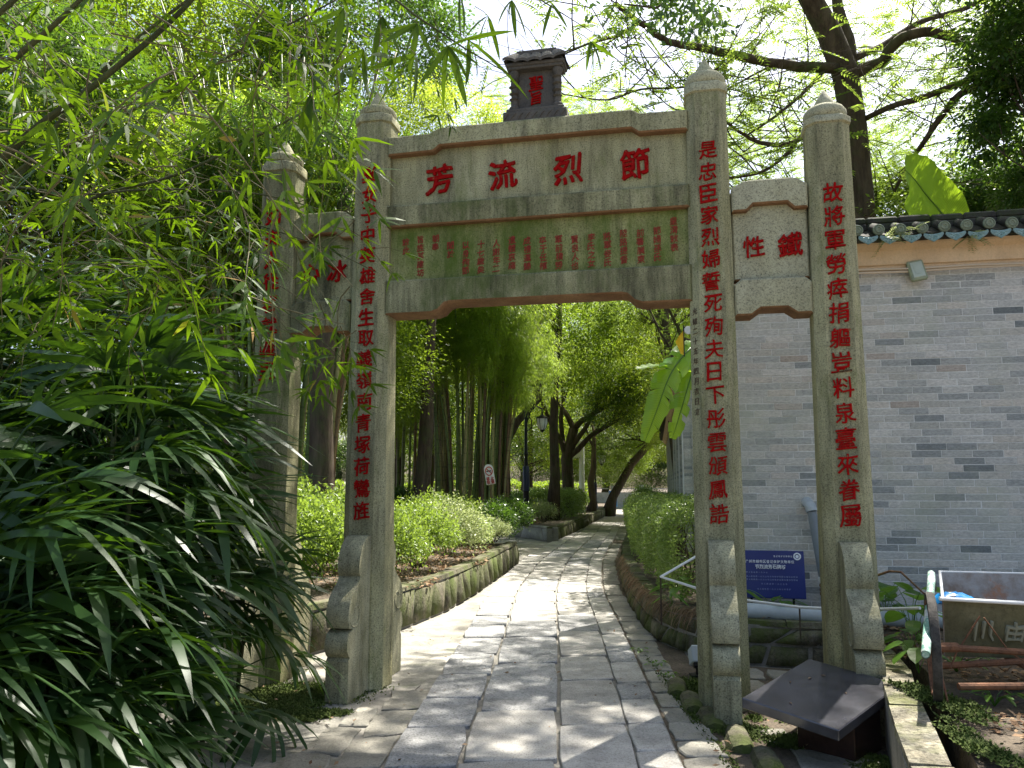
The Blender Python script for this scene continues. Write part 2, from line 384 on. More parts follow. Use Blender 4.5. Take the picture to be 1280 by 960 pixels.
# ------------------------------------------------------------ lettering
_glyph = {}
def glyph(ch, bold=.016, slant=.10, mat='paint', jit=.006, ext=.004):
    """mesh of one brushed character, unit size, centred, in the local x-z plane facing -y"""
    key = (ch, bold, slant, mat)
    if key in _glyph: return _glyph[key]
    c = bpy.data.curves.new('glyph', 'FONT'); c.body = ch; c.offset = 0 if bold < .005 else .003; c.resolution_u = 2; c.extrude = ext
    o = bpy.data.objects.new('glyph', c); COL.objects.link(o)
    dg = bpy.context.evaluated_depsgraph_get(); dg.update()
    me = bpy.data.meshes.new_from_object(o.evaluated_get(dg)); bpy.data.objects.remove(o); bpy.data.curves.remove(c)
    n = len(me.vertices); V = np.empty(n*3, np.float32); me.vertices.foreach_get('co', V); V = V.reshape(-1, 3)
    lo, hi = V.min(0), V.max(0); V = (V-(lo+hi)/2); sc = max(hi[0]-lo[0], hi[1]-lo[1], .55 if len(ch) == 1 else 0); V[:, :2] /= sc
    if bold > .001:          # a loaded brush: the stroke laid down several times, a hair apart
        import bmesh
        offs_ = [(0, 0), (bold, -bold*.75), (-bold*.9, bold*.7), (bold*.3, bold*.9), (-bold*.4, -bold*.9)][:5 if bold > .012 else 3]
        bm = bmesh.new()
        for q, (ox, oy) in enumerate(offs_):
            W_ = V.copy(); W_[:, 0] += ox; W_[:, 1] += oy; W_[:, 2] += .0035*q
            me.vertices.foreach_set('co', W_.ravel().astype(np.float32)); bm.from_mesh(me)
        bm.to_mesh(me); bm.free(); n = len(me.vertices); V = np.empty(n*3, np.float32); me.vertices.foreach_get('co', V); V = V.reshape(-1, 3)
    x, y = V[:, 0].copy(), V[:, 1].copy()
    # brush hand: rising strokes, swelling and a little wobble (same for front and back of a stroke)
    y2 = y+slant*x+.025*np.sin(7*x+3*len(_glyph))+jit*np.sin(61*x+47*y)
    x2 = x+.025*np.sin(6*y+len(_glyph))+jit*np.sin(53*y-41*x)
    out = np.stack([x2*.94, -V[:, 2], y2], 1).astype(np.float32)
    me.vertices.foreach_set('co', out.ravel()); me.materials.clear(); me.materials.append(M[mat]); me.update()
    me.name = 'character'; _glyph[key] = me
    return me
def write(ch, parent, x, y, z, size, rz=0, bold=.016, slant=.1, mat='paint', name='character', sx=1., rx=0):
    o = obj(name, glyph(ch, bold, slant, mat), parent, (x, y, z), (rx, rnd.uniform(-.04, .04), rz))
    o.scale = (size*sx, 1, size); return o
def joined_text(items, name, parent, mat, kind=None):
    """items: (text, x, y, z, size, bold, slant); one mesh of many small characters"""
    V = []; F3 = []; n0 = 0
    for ch, x, y, z, s, b, sl in items:
        me = glyph(ch, b, sl, mat); me.calc_loop_triangles()
        n = len(me.vertices); a = np.empty(n*3, np.float32); me.vertices.foreach_get('co', a); a = a.reshape(-1, 3)*np.array([s, .5, s])+np.array([x, y, z])
        f = np.empty(len(me.loop_triangles)*3, np.int32); me.loop_triangles.foreach_get('vertices', f)
        V.append(a); F3.append(f.reshape(-1, 3)+n0); n0 += n
    return obj(name, npmesh(name, np.concatenate(V), np.concatenate(F3), M[mat]), parent, kind=kind)

# ------------------------------------------------------------ leaf makers (numpy)
T_LEAF = (np.array([[0, 0, 0], [.42, .5, .07], [1, 0, 0], [.42, -.5, .07]]), np.array([[0, 2, 1], [0, 3, 2]]))
T_LONG = (np.array([[0, 0, 0], [.25, .5, .03], [.25, -.5, .03], [.62, .38, .02], [.62, -.38, .02], [1, 0, 0]]),
          np.array([[0, 2, 1], [1, 2, 4], [1, 4, 3], [3, 4, 5]]))
_lx = [.0, .12, .35, .6, .82, 1.]; _lw = [.12, .8, 1., .9, .6, 0.02]
_v = []; _f = []
for i, (a, b) in enumerate(zip(_lx, _lw)):
    _v += [(a, b/2, .05*b), (a, 0, 0), (a, -b/2, .05*b)]
for i in range(len(_lx)-1):
    q = i*3; _f += [(q, q+1, q+4), (q, q+4, q+3), (q+1, q+2, q+5), (q+1, q+5, q+4)]
T_BLADE = (np.array(_v, float), np.array(_f))
def unit(a): return a/np.maximum(np.linalg.norm(a, axis=-1, keepdims=True), 1e-9)
def leaves(pos, d, up, L, Wd, tpl, droop=0.):
    T, F = tpl; n = len(pos)
    x = unit(d); y = unit(np.cross(up, x)); z = np.cross(x, y)
    L = np.broadcast_to(L, (n,)).reshape(n, 1, 1); Wd = np.broadcast_to(Wd, (n,)).reshape(n, 1, 1)
    V = pos[:, None]+L*T[None, :, 0:1]*x[:, None]+Wd*T[None, :, 1:2]*y[:, None]+Wd*T[None, :, 2:3]*z[:, None]
    V[:, :, 2:3] -= np.broadcast_to(droop, (n,)).reshape(n, 1, 1)*L*T[None, :, 0:1]**2
    FF = (F[None]+(np.arange(n)*len(T))[:, None, None]).reshape(-1, 3)
    return V.reshape(-1, 3), FF
def cat(parts):
    V = []; F = []; n = 0
    for v, f in parts: V.append(v); F.append(f+n); n += len(v)
    return np.concatenate(V), np.concatenate(F)
def rdir(n, zmin=-1, zmax=1):
    z = RG.uniform(zmin, zmax, n); t = RG.uniform(0, 2*pi, n); r = np.sqrt(np.maximum(0, 1-z*z))
    return np.stack([r*np.cos(t), r*np.sin(t), z], 1)
def mb_tris(mb):
    V = np.array(mb.v); F = []
    for f in mb.f:
        for i in range(1, len(f)-1): F.append((f[0], f[i], f[i+1]))
    return V, np.array(F)

def crown_mesh(name, rad, nclump, per, cl, L, Wd, mat, tpl=T_LEAF, droop=.1, shell=.55, flatness=.6, style='broad', below=-.7):
    """foliage of a crown of semi-axes rad: nclump clumps of `per` leaves, clump radius cl"""
    c = rdir(nclump, below, 1)*(RG.uniform(shell, 1, nclump)**.6)[:, None]*np.array(rad)
    keep = np.sin(c[:, 0]*1.7+c[:, 2]*1.1)+np.sin(c[:, 1]*1.9-c[:, 2]*1.5) > -1.25     # bays where the sky shows
    c = c[keep]; n = len(c)
    size = cl*RG.uniform(.6, 1.3, n)
    off = RG.normal(0, .5, (n, per, 3))*size[:, None, None]; off[:, :, 2] *= flatness
    p = (c[:, None]+off).reshape(-1, 3)
    d = unit(off.reshape(-1, 3)+rdir(len(p))*cl*.35+np.array([0, 0, -.08]))
    if style == 'bamboo': d = unit(d*np.array([1, 1, .5])+np.array([0, 0, -.35]))
    up = unit(rdir(len(p))*.55+np.array([0, 0, 1.]))
    s = RG.uniform(.65, 1.2, len(p))
    V, F = leaves(p, d, up, L*s, Wd*s, tpl, droop)
    return npmesh(name, V, F, mat)

def feather_mesh(name, rad, ntw, mat, twig=.5, leaflet=.055, shell=.2, below=-.6):
    """airy crown of pinnate sprays: a thin axis with leaflets on both sides"""
    c = rdir(ntw, below, 1)*(RG.uniform(shell, 1, ntw)**.5)[:, None]*np.array(rad)
    keep = np.sin(c[:, 0]*1.3)+np.sin(c[:, 1]*1.5+c[:, 2]) > -1.0
    c = c[keep]; n = len(c); k = 18
    ax = unit(c/np.array(rad)*.5+rdir(n)*.8+np.array([0, 0, -.1])); ax[:, 2] *= .5; ax = unit(ax)
    side = unit(np.cross(ax, np.array([0, 0, 1.])+rdir(n)*.35))
    t = np.repeat(np.linspace(.1, 1, k//2), 2); sg = np.tile([1, -1], k//2)
    p = c[:, None]+ax[:, None]*(t[None, :, None]*twig); p[:, :, 2] -= .18*twig*t[None]**2
    d = side[:, None]*sg[None, :, None]+ax[:, None]*.45
    p = p.reshape(-1, 3); d = d.reshape(-1, 3)
    up = np.tile(np.array([[0, 0, 1.]]), (len(p), 1))+rdir(len(p))*.3
    V, F = leaves(p, d, up, leaflet*1.9*RG.uniform(.8, 1.2, len(p)), leaflet*.62, T_LEAF, .15)
    V2, F2 = leaves(c, ax, np.tile(side, 1), np.full(n, twig), np.full(n, .006), T_LEAF, .18)
    V, F = cat([(V, F), (V2, F2)])
    return npmesh(name, V, F, mat)

def wander(a, b, n, amp, sag=0.):
    a, b = Vector(a), Vector(b); out = []
    for i in range(n+1):
        t = i/n; p = a.lerp(b, t)
        if 0 < i < n: p += Vector((rnd.uniform(-amp, amp), rnd.uniform(-amp, amp), rnd.uniform(-amp, amp)))
        p.z -= sag*4*t*(1-t); out.append(p)
    return out
def grow(mb, a, d, L, r, lev, n=7, spread=.7, up=.25):
    d = Vector(d).normalized(); pts = [Vector(a)]; k = 4
    for i in range(k):
        d = (d+Vector((rnd.uniform(-.25, .25), rnd.uniform(-.25, .25), rnd.uniform(-.12, .25)))*.6).normalized()
        pts.append(pts[-1]+d*L/k)
    mb.tube(pts, [r*(1-.55*i/k) for i in range(k+1)], n, cap=False)
    if lev > 0:
        for j in range(rnd.choice((2, 3, 3))):
            q = pts[rnd.choice((2, 3, 4))]
            dd = (d+Vector((rnd.uniform(-1, 1), rnd.uniform(-1, 1), rnd.uniform(-.3, .8)))*spread+Vector((0, 0, up))).normalized()
            grow(mb, q, dd, L*rnd.uniform(.6, .85), r*.5, lev-1, max(4, n-1), spread, up)
    return pts[-1]

# =====================================================================================================
#  GROUND, PATH, BEDS
# =====================================================================================================
def sheet(name, poly, z, mat, kind='structure', sub=None):
    mb = MB(); mb.add([(x, y, z) for x, y in poly], [tuple(range(len(poly)))]); return mb.obj(name, mat, kind=kind)
S = 450
sheet('ground', [(-S, -S), (S, -S), (S, S), (-S, S)], -.06, M['soil'])

CY = [-3, 2, 4.8, 6.5, 9.5, 12.4, 17.5, 25, 33, 42, 60]
CX = [-.25, .0, .105, .22, .38, .50, 1.06, 2.32, 3.55, 5.0, 8.2]
def pc(y): return float(np.interp(y, CY, CX))
def pcs(y):   # smoothed centre line
    return (pc(y-1)+pc(y)*2+pc(y+1))/4

# concrete apron round the path (also carries the gate)
ap = [(-6, -4), (6, -4), (6, 2.6), (3.4, 7.6)]
for y in (8, 9.5, 11, 14, 18, 25, 33, 42, 60): ap.append((pcs(y)+1.35+.02*y, y))
for y in (60, 42, 33, 26): ap.append((pcs(y)-1.2, y))
ap += [(-12, 24), (-12, 17.5), (pcs(17)-.95, 17)]
for y in (14, 12.4, 10.5, 9): ap.append((pcs(y)-1.9, y))
ap += [(-2.6, 7.9), (-6, 6.2)]
sheet('pavement', ap, -.004, M['concrete'])

# path > paving slabs
pb = MB()
ys = list(np.arange(-3, 60, 1.0))
for a, b in zip(ys[:-1], ys[1:]):
    pb.add([(pcs(a)-.86, a, .0), (pcs(a)+.86, a, .0), (pcs(b)+.86, b, .0), (pcs(b)-.86, b, .0)], [(0, 1, 2, 3)])
path = pb.obj('path', M['joint'], kind='structure')
def slab_mesh(corner, h, mat, jit=.01, rough=.003, bev=.006, seg=3, z0=-.01, smooth=False):
    """irregular stone: outline through 4 corners (x,y), rounded arris, uneven top"""
    pts = []
    for i in range(4):
        a, b = Vector(corner[i]), Vector(corner[(i+1) % 4])
        for k in range(seg):
            p = a.lerp(b, (k+(.12 if k == 0 else 0))/seg)
            pts.append(p+Vector((rnd.uniform(-jit, jit), rnd.uniform(-jit, jit))))
    n = len(pts); c = sum(pts, Vector((0, 0)))/n
    vs = [(p.x, p.y, z0) for p in pts]+[(p.x, p.y, h-bev) for p in pts]
    q = [c+(p-c)*(1-bev*1.3/max(.05, (p-c).length)) for p in pts]
    vs += [(p.x, p.y, h+rnd.uniform(-rough, rough)) for p in q]
    q2 = [c+(p-c)*.55 for p in pts]; vs += [(p.x, p.y, h+rnd.uniform(-rough, rough)) for p in q2]; vs.append((c.x, c.y, h))
    fs = []
    for l in range(3):
        for i in range(n): fs.append((l*n+i, l*n+(i+1) % n, (l+1)*n+(i+1) % n, (l+1)*n+i))
    for i in range(n): fs.append((3*n+i, 3*n+(i+1) % n, 4*n))
    mb = MB(); mb.add(vs, fs); return mb.mesh('paving_slab', mat, smooth)
cols = [(-.85, -.435, 'slab_rough', .5, .9), (-.415, .14, 'slab', .9, 1.7), (.16, .60, 'slab', .7, 1.3), (.61, .855, 'slab', .5, .8)]
for c0, c1, mt, l0, l1 in cols:
    y = 2.6+rnd.uniform(-.3, .2)
    while y < 34:
        L = rnd.uniform(l0, l1)*(1 if y < 12 else 1.25)
        g = .004+.004*(c0 < -.5)
        a, b = y+g, y+L-g
        ml = mt if (y < 10.5 or mt == 'slab') else 'slab'
        if mt == 'slab' and rnd.random() < .22: ml = 'slab_rough'
        me = slab_mesh([(pcs(a)+c0, a), (pcs(a)+c1, a), (pcs(b)+c1, b), (pcs(b)+c0, b)], .028+rnd.uniform(-.004, .004), M[ml],
                       .010 if mt == 'slab_rough' else .004, .005 if ml == 'slab_rough' else .002)
        obj('paving_slab', me, path); y += L
# worn verge stones both sides
verge = MB()
for a, b in zip(ys[:-1], ys[1:]):
    if 2 <= a < 24: verge.add([(pcs(a)+.87, a, .0), (pcs(a)+1.36, a, .0), (pcs(b)+1.36, b, .0), (pcs(b)+.87, b, .0)], [(0, 1, 2, 3)])
verge = verge.obj('path_verge', M['soil'], kind='structure')
y = 2.8
while y < 22:
    L = rnd.uniform(.3, .5)*(1 if y < 10 else 1.6); a, b = y+.01, y+L-.012
    e = .0 if y > 8 else .02*(8-y)
    obj('verge_stone', slab_mesh([(pcs(a)+.885, a), (pcs(a)+1.14+rnd.uniform(-.02, .03), a), (pcs(b)+1.14, b), (pcs(b)+.885, b)], .012+rnd.uniform(-.006, .006), M['slab_warm'], .012, .004), verge)
    y += L
# broken flags on the left side of the path
lf = [[(-1.05,4.1),(-.80,4.15),(-.76,4.75),(-1.02,4.7)], [(-1.02,4.73),(-.77,4.78),(-.72,5.35),(-.98,5.3)], [(-.97,5.33),(-.71,5.38),(-.66,5.95),(-.95,5.9)],
      [(-.94,5.93),(-.65,5.98),(-.62,6.5),(-.92,6.45)], [(-1.35,4.45),(-1.07,4.4),(-1.04,4.95),(-1.3,5.0)], [(-1.28,5.03),(-1.02,4.98),(-.99,5.5),(-1.2,5.55)],
      [(-1.18,5.58),(-.97,5.53),(-.95,5.95),(-1.1,6.0)], [(-1.1,3.5),(-.84,3.5),(-.80,4.1),(-1.06,4.06)], [(-1.4,3.8),(-1.12,3.75),(-1.09,4.37),(-1.36,4.42)]]
flags = MB(); flags.add([(-1.42, 3.4, .001), (-.8, 3.4, .001), (-.6, 6.6, .001), (-1.05, 6.6, .001)], [(0, 1, 2, 3)])
flags = flags.obj('flagstone_verge', M['joint'], kind='structure')
for q in lf: obj('flagstone', slab_mesh(q, .016+rnd.uniform(-.004, .006), M['slab_warm'], .02, .004), flags)
# flags round the right pillars
rf = MB(); rf.add([(1.3, 3.0, .0015), (2.25, 3.0, .0015), (2.6, 5.6, .0015), (2.9, 7.1, .0015), (1.75, 7.5, .0015), (1.45, 6.2, .0015)], [tuple(range(6))])
rf = rf.obj('flagstone_court', M['soil'], kind='structure')
for q in [[(1.52,4.05),(1.95,3.95),(2.0,4.5),(1.6,4.6)], [(1.45,3.4),(1.85,3.35),(1.93,3.9),(1.5,4.0)], [(1.62,4.65),(2.05,4.55),(2.15,4.85),(1.7,5.15)], [(1.6,5.2),(1.75,5.15),(1.78,5.5),(1.62,5.5)],
          [(1.55,6.4),(2.0,6.35),(2.05,6.8),(1.62,6.9)], [(2.05,6.33),(2.5,6.2),(2.55,6.7),(2.1,6.8)], [(1.66,6.95),(2.1,6.85),(2.15,7.2),(1.8,7.35)], [(2.14,6.84),(2.6,6.74),(2.65,7.05),(2.2,7.2)]]:
    obj('flagstone', slab_mesh(q, .014+rnd.uniform(-.004, .004), M['slab_warm'], .015, .004), rf)

# raised beds
def bed(name, poly, z):
    mb = MB(); n = len(poly)
    mb.add([(x, y, z) for x, y in poly]+[(x, y, -.05) for x, y in poly], [tuple(range(n))]+[(i, (i+1) % n, n+(i+1) % n, n+i) for i in range(n)])
    return mb.obj(name, M['soil'], kind='structure')
CURB1 = [(-2.6, 7.25), (-1.98, 7.72), (-1.27, 9.05), (-.84, 10.45), (-.50, 12.36), (.12, 16.6)]
CURB2 = [(-6, 29), (-.45, 26.6), (1.16, 22.95), (1.95, 26.5), (3.0, 32), (6.3, 50)]
RW = [(3.1, 7.0), (2.78, 7.24), (2.1, 7.42), (1.74, 7.76), (1.53, 8.4), (1.50, 9.3), (1.57, 10.8), (1.86, 13.9), (2.45, 18), (3.75, 26), (5.9, 40)]
RE = [(2.95, 6.6), (2.78, 5.9), (2.62, 5.33), (2.50, 5.12), (2.24, 4.45), (1.96, 3.72), (1.7, 2.6)]
def inset(pl, d):   # shift polyline to its left by d
    out = []
    for i, p in enumerate(pl):
        a = Vector(pl[max(i-1, 0)]); b = Vector(pl[min(i+1, len(pl)-1)]); t = (b-a).normalized()
        out.append((p[0]-t.y*d, p[1]+t.x*d))
    return out
bed('planting_bed', inset(CURB1, .1)+[(-14, 17.2), (-40, 17.2), (-40, 5.6), (-5.0, 5.6)], .42)
bed('planting_bed', inset(CURB2, .1)+[(6.3, 62), (-60, 62), (-60, 29)], .40)
bed('planting_bed', inset(RW, -.1)[1:]+[(12, 44), (16, 30), (16, 8.0), (3.4, 7.1)], .36)
bed('planting_bed', inset(RE, .1)+[(9, 2.6), (9, 7.6), (3.2, 7.6)], .35)

def retaining(name, label, pl, h, mat, n_rows, slen, thick=.16, lean=.04, cap=True, pmax=300, capmat='wallstone', ymax=99, jit=.012):
    t = thing(name, label, 'wall')
    back = MB(); side = 1
    for a, b in zip(pl[:-1], pl[1:]):
        A, B = Vector(a), Vector(b); d = (B-A).normalized(); nrm = Vector((d.y, -d.x))
        back.add([(A.x, A.y, -.04), (B.x, B.y, -.04), (B.x-nrm.x*(thick+lean), B.y-nrm.y*(thick+lean), -.04), (A.x-nrm.x*(thick+lean), A.y-nrm.y*(thick+lean), -.04),
                  (A.x-nrm.x*lean, A.y-nrm.y*lean, h-.02), (B.x-nrm.x*lean, B.y-nrm.y*lean, h-.02), (B.x-nrm.x*(thick+lean), B.y-nrm.y*(thick+lean), h-.02), (A.x-nrm.x*(thick+lean), A.y-nrm.y*(thick+lean), h-.02)],
                 [(0,1,5,4),(1,2,6,5),(2,3,7,6),(3,0,4,7),(4,5,6,7)])
    back.obj('core', M['joint'], t)
    # stones run along the polyline, shapes skewed so no two are alike
    tot = 0; segs = []
    for a, b in zip(pl[:-1], pl[1:]): L = (Vector(b)-Vector(a)).length; segs.append((tot, L, Vector(a), Vector(b))); tot += L
    def pos(s):
        for s0, L, a, b in segs:
            if s <= s0+L or (s0, L) == segs[-1][:2]:
                d = (b-a).normalized(); return a+d*(s-s0), Vector((d.y, -d.x))
    cnt = 0
    rowz = [0]+[h*(i+1)/n_rows for i in range(n_rows)]
    for r in range(n_rows):
        s = -.05 if r % 2 else 0.
        sk0 = rnd.uniform(-.1, .1)
        while s < tot-.03:
            L = rnd.uniform(.7, 1.35)*slen; e = min(s+L, tot); sk = rnd.uniform(-.35, .75)*slen
            z0, z1 = rowz[r]+.01, rowz[r+1]-.008-(.03 if (cap and r == n_rows-1) else 0)
            lo = [max(0, s)+.008, e-.008]; hi = [max(0, s+sk0)+.008, min(tot, e+sk)-.008]
            if hi[1]-hi[0] < .04: hi = lo
            vs = []; pr = rnd.uniform(.012, .035)
            for dep in (0, 1):
                ring = []
                for (ss, zz) in ((lo[0], z0), ((lo[0]+lo[1])/2, z0), (lo[1], z0), ((lo[1]+hi[1])/2, (z0+z1)/2), (hi[1], z1), ((hi[0]+hi[1])/2, z1), (hi[0], z1), ((lo[0]+hi[0])/2, (z0+z1)/2)):
                    p, nn = pos(min(max(ss, 0), tot)); zz += rnd.uniform(-jit, jit); k = -lean*zz/h
                    ring.append((p, nn, zz, k))
                cx = sum((q[0] for q in ring), Vector((0, 0)))/8; cz = sum(q[2] for q in ring)/8
                for p, nn, zz, k in ring:
                    if dep: pp = cx.lerp(p, .88); zq = cz+(zz-cz)*.88; o2 = pr+rnd.uniform(-.006, .006)
                    else: pp = p; zq = zz; o2 = -.03
                    v = pp+nn*(k+o2); vs.append((v.x, v.y, max(zq, -.02)))
            mid = cx+ring[0][1]*(ring[0][3]+pr+.012); vs.append((mid.x, mid.y, cz))
            fs = [(i, (i+1) % 8, 8+(i+1) % 8, 8+i) for i in range(8)]+[(8+i, 8+(i+1) % 8, 16) for i in range(8)]
            m = MB(); m.add(vs, fs); m.obj('stone', M[mat], t, smooth='all'); cnt += 1
            s = e; sk0 = sk
    if cap:
        s = 0
        while s < tot-.03:
            L = rnd.uniform(.35, .6)*(1 if slen < .5 else 1.4); e = min(s+L, tot)
            (p, nn), (q, n2) = pos(s+.006), pos(e-.006)
            dz = rnd.uniform(-.006, .006); m = MB()
            a0 = lean-.03; b0 = lean+thick
            m.add([(p.x-nn.x*a0, p.y-nn.y*a0, h-.03), (q.x-n2.x*a0, q.y-n2.y*a0, h-.03), (q.x-n2.x*b0, q.y-n2.y*b0, h-.03), (p.x-nn.x*b0, p.y-nn.y*b0, h-.03),
                   (p.x-nn.x*(a0+.015), p.y-nn.y*(a0+.015), h+.02+dz), (q.x-n2.x*(a0+.015), q.y-n2.y*(a0+.015), h+.02+dz), (q.x-n2.x*b0, q.y-n2.y*b0, h+.015+dz), (p.x-nn.x*b0, p.y-nn.y*b0, h+.015+dz)],
                  [(0,1,5,4),(1,2,6,5),(2,3,7,6),(3,0,4,7),(4,5,6,7),(0,3,2,1)])
            m.obj('coping_stone', M[capmat], t, jit=.005); s = e
    return t
# outer side must lie to the right of travel
retaining('retaining_wall', 'low mossy stone retaining wall curving along the left side of the path behind the gate', CURB1, .44, 'wallstone', 1, .42, capmat='wallstone')
retaining('retaining_wall', 'pale block edging of the far bed where the street lamp stands', CURB2[:3], .40, 'curbstone', 1, 1.3, capmat='curbstone', lean=.01)
retaining('retaining_wall', 'mossy stone edging running from the street lamp bed to the far bend of the path', CURB2[2:], .40, 'wallstone', 1, .8, lean=.02)
retaining('retaining_wall', 'dark mossy random stone wall holding the hedge bed right of the path', RW[::-1], .37, 'wallstone', 2, .30)
retaining('retaining_wall', 'light streaked mossy stone edging of the bed beside the black stone lectern', RE[::-1], .36, 'rootwall', 1, .22, jit=.02, capmat='rootwall')

# rounded drain edging stones left of the inner right pillar
ed = thing('drain_edging', 'row of rounded mossy edging stones beside the gutter by the inner right pillar', 'kerb')
for i, (x, y) in enumerate([(1.30, 6.55), (1.32, 6.12), (1.36, 5.70), (1.42, 5.25), (1.47, 4.82)]):
    m = MB(); L = .43; ringn = 8; vs = []; fs = []
    for k in range(6):
        t = k/5; yy = -L/2+L*t; r = .085*(1-.18*abs(2*t-1)**4)+rnd.uniform(-.004, .004)
        for q in range(ringn): a = 2*pi*q/ringn; vs.append((r*cos(a), yy, .02+r*.75*sin(a)))
    for k in range(5):
        for q in range(ringn): fs.append((k*ringn+q, k*ringn+(q+1) % ringn, (k+1)*ringn+(q+1) % ringn, (k+1)*ringn+q))
    fs += [tuple(range(ringn)), tuple(5*ringn+q for q in range(ringn))]
    m.add(vs, fs); m.obj('edging_stone', M['wallstone'], ed, smooth=True, loc=(x, y, -.02), rot=(0, 0, -.14+rnd.uniform(-.06, .06)))

# moss on the ground round pillar feet
# cracks in the concrete left of the path
M['crack'] = flat('crack_dirt', (.03, .026, .02), .95, spec=.1)
for pts in ([(285, 897), (330, 886), (385, 899), (420, 912), (440, 908)], [(372, 960), (395, 938), (430, 925), (436, 912)], [(440, 950), (470, 925), (505, 880), (530, 852)], [(405, 915), (425, 935), (470, 945)]):
    P_ = [Vector(gr(x, y)[:2]) for x, y in pts]; fine = []
    for a, b in zip(P_[:-1], P_[1:]):
        for k in range(7): fine.append(a.lerp(b, k/7)+Vector((rnd.uniform(-.012, .012), rnd.uniform(-.02, .02))))
    m = MB(); vs = []; n = len(fine)
    for i, p in enumerate(fine):
        d = (fine[min(i+1, n-1)]-fine[max(i-1, 0)]).normalized(); w_ = rnd.uniform(.002, .009)*(1 if 0 < i < n-1 else .2)
        vs += [(p.x-d.y*w_, p.y+d.x*w_, .0028), (p.x+d.y*w_, p.y-d.x*w_, .0028)]
    m.add(vs, [(2*i, 2*i+1, 2*i+3, 2*i+2) for i in range(n-1)]); m.obj('pavement_crack', M['crack'], kind='structure')
def moss_tufts(spots):
    P_ = []
    for x, y, rx, ry, z, n in spots:
        k = 26; c = RG.normal(0, .42, (k, 2))*np.array([rx, ry]); j = RG.integers(0, k, n)
        P_.append(np.stack([x+c[j, 0]+RG.normal(0, .14, n)*rx, y+c[j, 1]+RG.normal(0, .14, n)*ry, np.full(n, z)+RG.uniform(0, .008, n)], 1))
    p = np.concatenate(P_); d = np.stack([RG.normal(0, 1, len(p)), RG.normal(0, 1, len(p)), RG.uniform(.1, .9, len(p))], 1)
    V, F = leaves(p, d, unit(RG.normal(0, .4, (len(p), 3))+np.array([0, 0, 1.])), .022*RG.uniform(.6, 1.5, len(p)), .013, T_LEAF, 0)
    obj('moss', npmesh('moss', V, F, M['moss']), kind='stuff')
# =====================================================================================================
#  THE MEMORIAL ARCHWAY
# =====================================================================================================
GA = radians(-12)
gate = thing('memorial_archway', 'old granite four pillar memorial archway with red carved characters spanning the path', 'archway', (.20, 6.41, 0), GA)
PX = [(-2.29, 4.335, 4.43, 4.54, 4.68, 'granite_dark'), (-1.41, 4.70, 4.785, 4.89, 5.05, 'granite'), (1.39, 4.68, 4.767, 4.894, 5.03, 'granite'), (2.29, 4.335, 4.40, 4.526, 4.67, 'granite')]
TXT = {0: ('如夫人從容就義里', 3.92, .194), 1: ('真女子中英雄舍生取義嶺南青塚荷鸞旌', 4.226, (4.226-1.397)/16),
       2: ('是忠臣家烈婦誓死殉夫日下彤雲頒鳳誥', 4.194, (4.194-1.392)/16), 3: ('故將軍勞瘁捐軀豈料泉臺來眷屬', 3.778, (3.778-1.381)/13)}
def octa(w, c):
    h = w/2; q = h-c
    return [(-q, -h), (q, -h), (h, -q), (h, q), (q, h), (-q, h), (-h, q), (-h, -q)]
def drum_profile(s):
    base = [(.16, 0), (.57, 0), (.57, .30), (.545, .325), (.575, .345), (.60, .39), (.60, .44), (.575, .49), (.53, .515), (.50, .525),
            (.565, .54), (.59, .60), (.585, .68), (.54, .76), (.46, .82), (.40, .86), (.375, .90), (.40, .93), (.405, .99), (.385, 1.06),
            (.34, 1.13), (.28, 1.18), (.235, 1.20), (.16, 1.20)]
    return [(-u if s < 0 else u, z) for u, z in base]
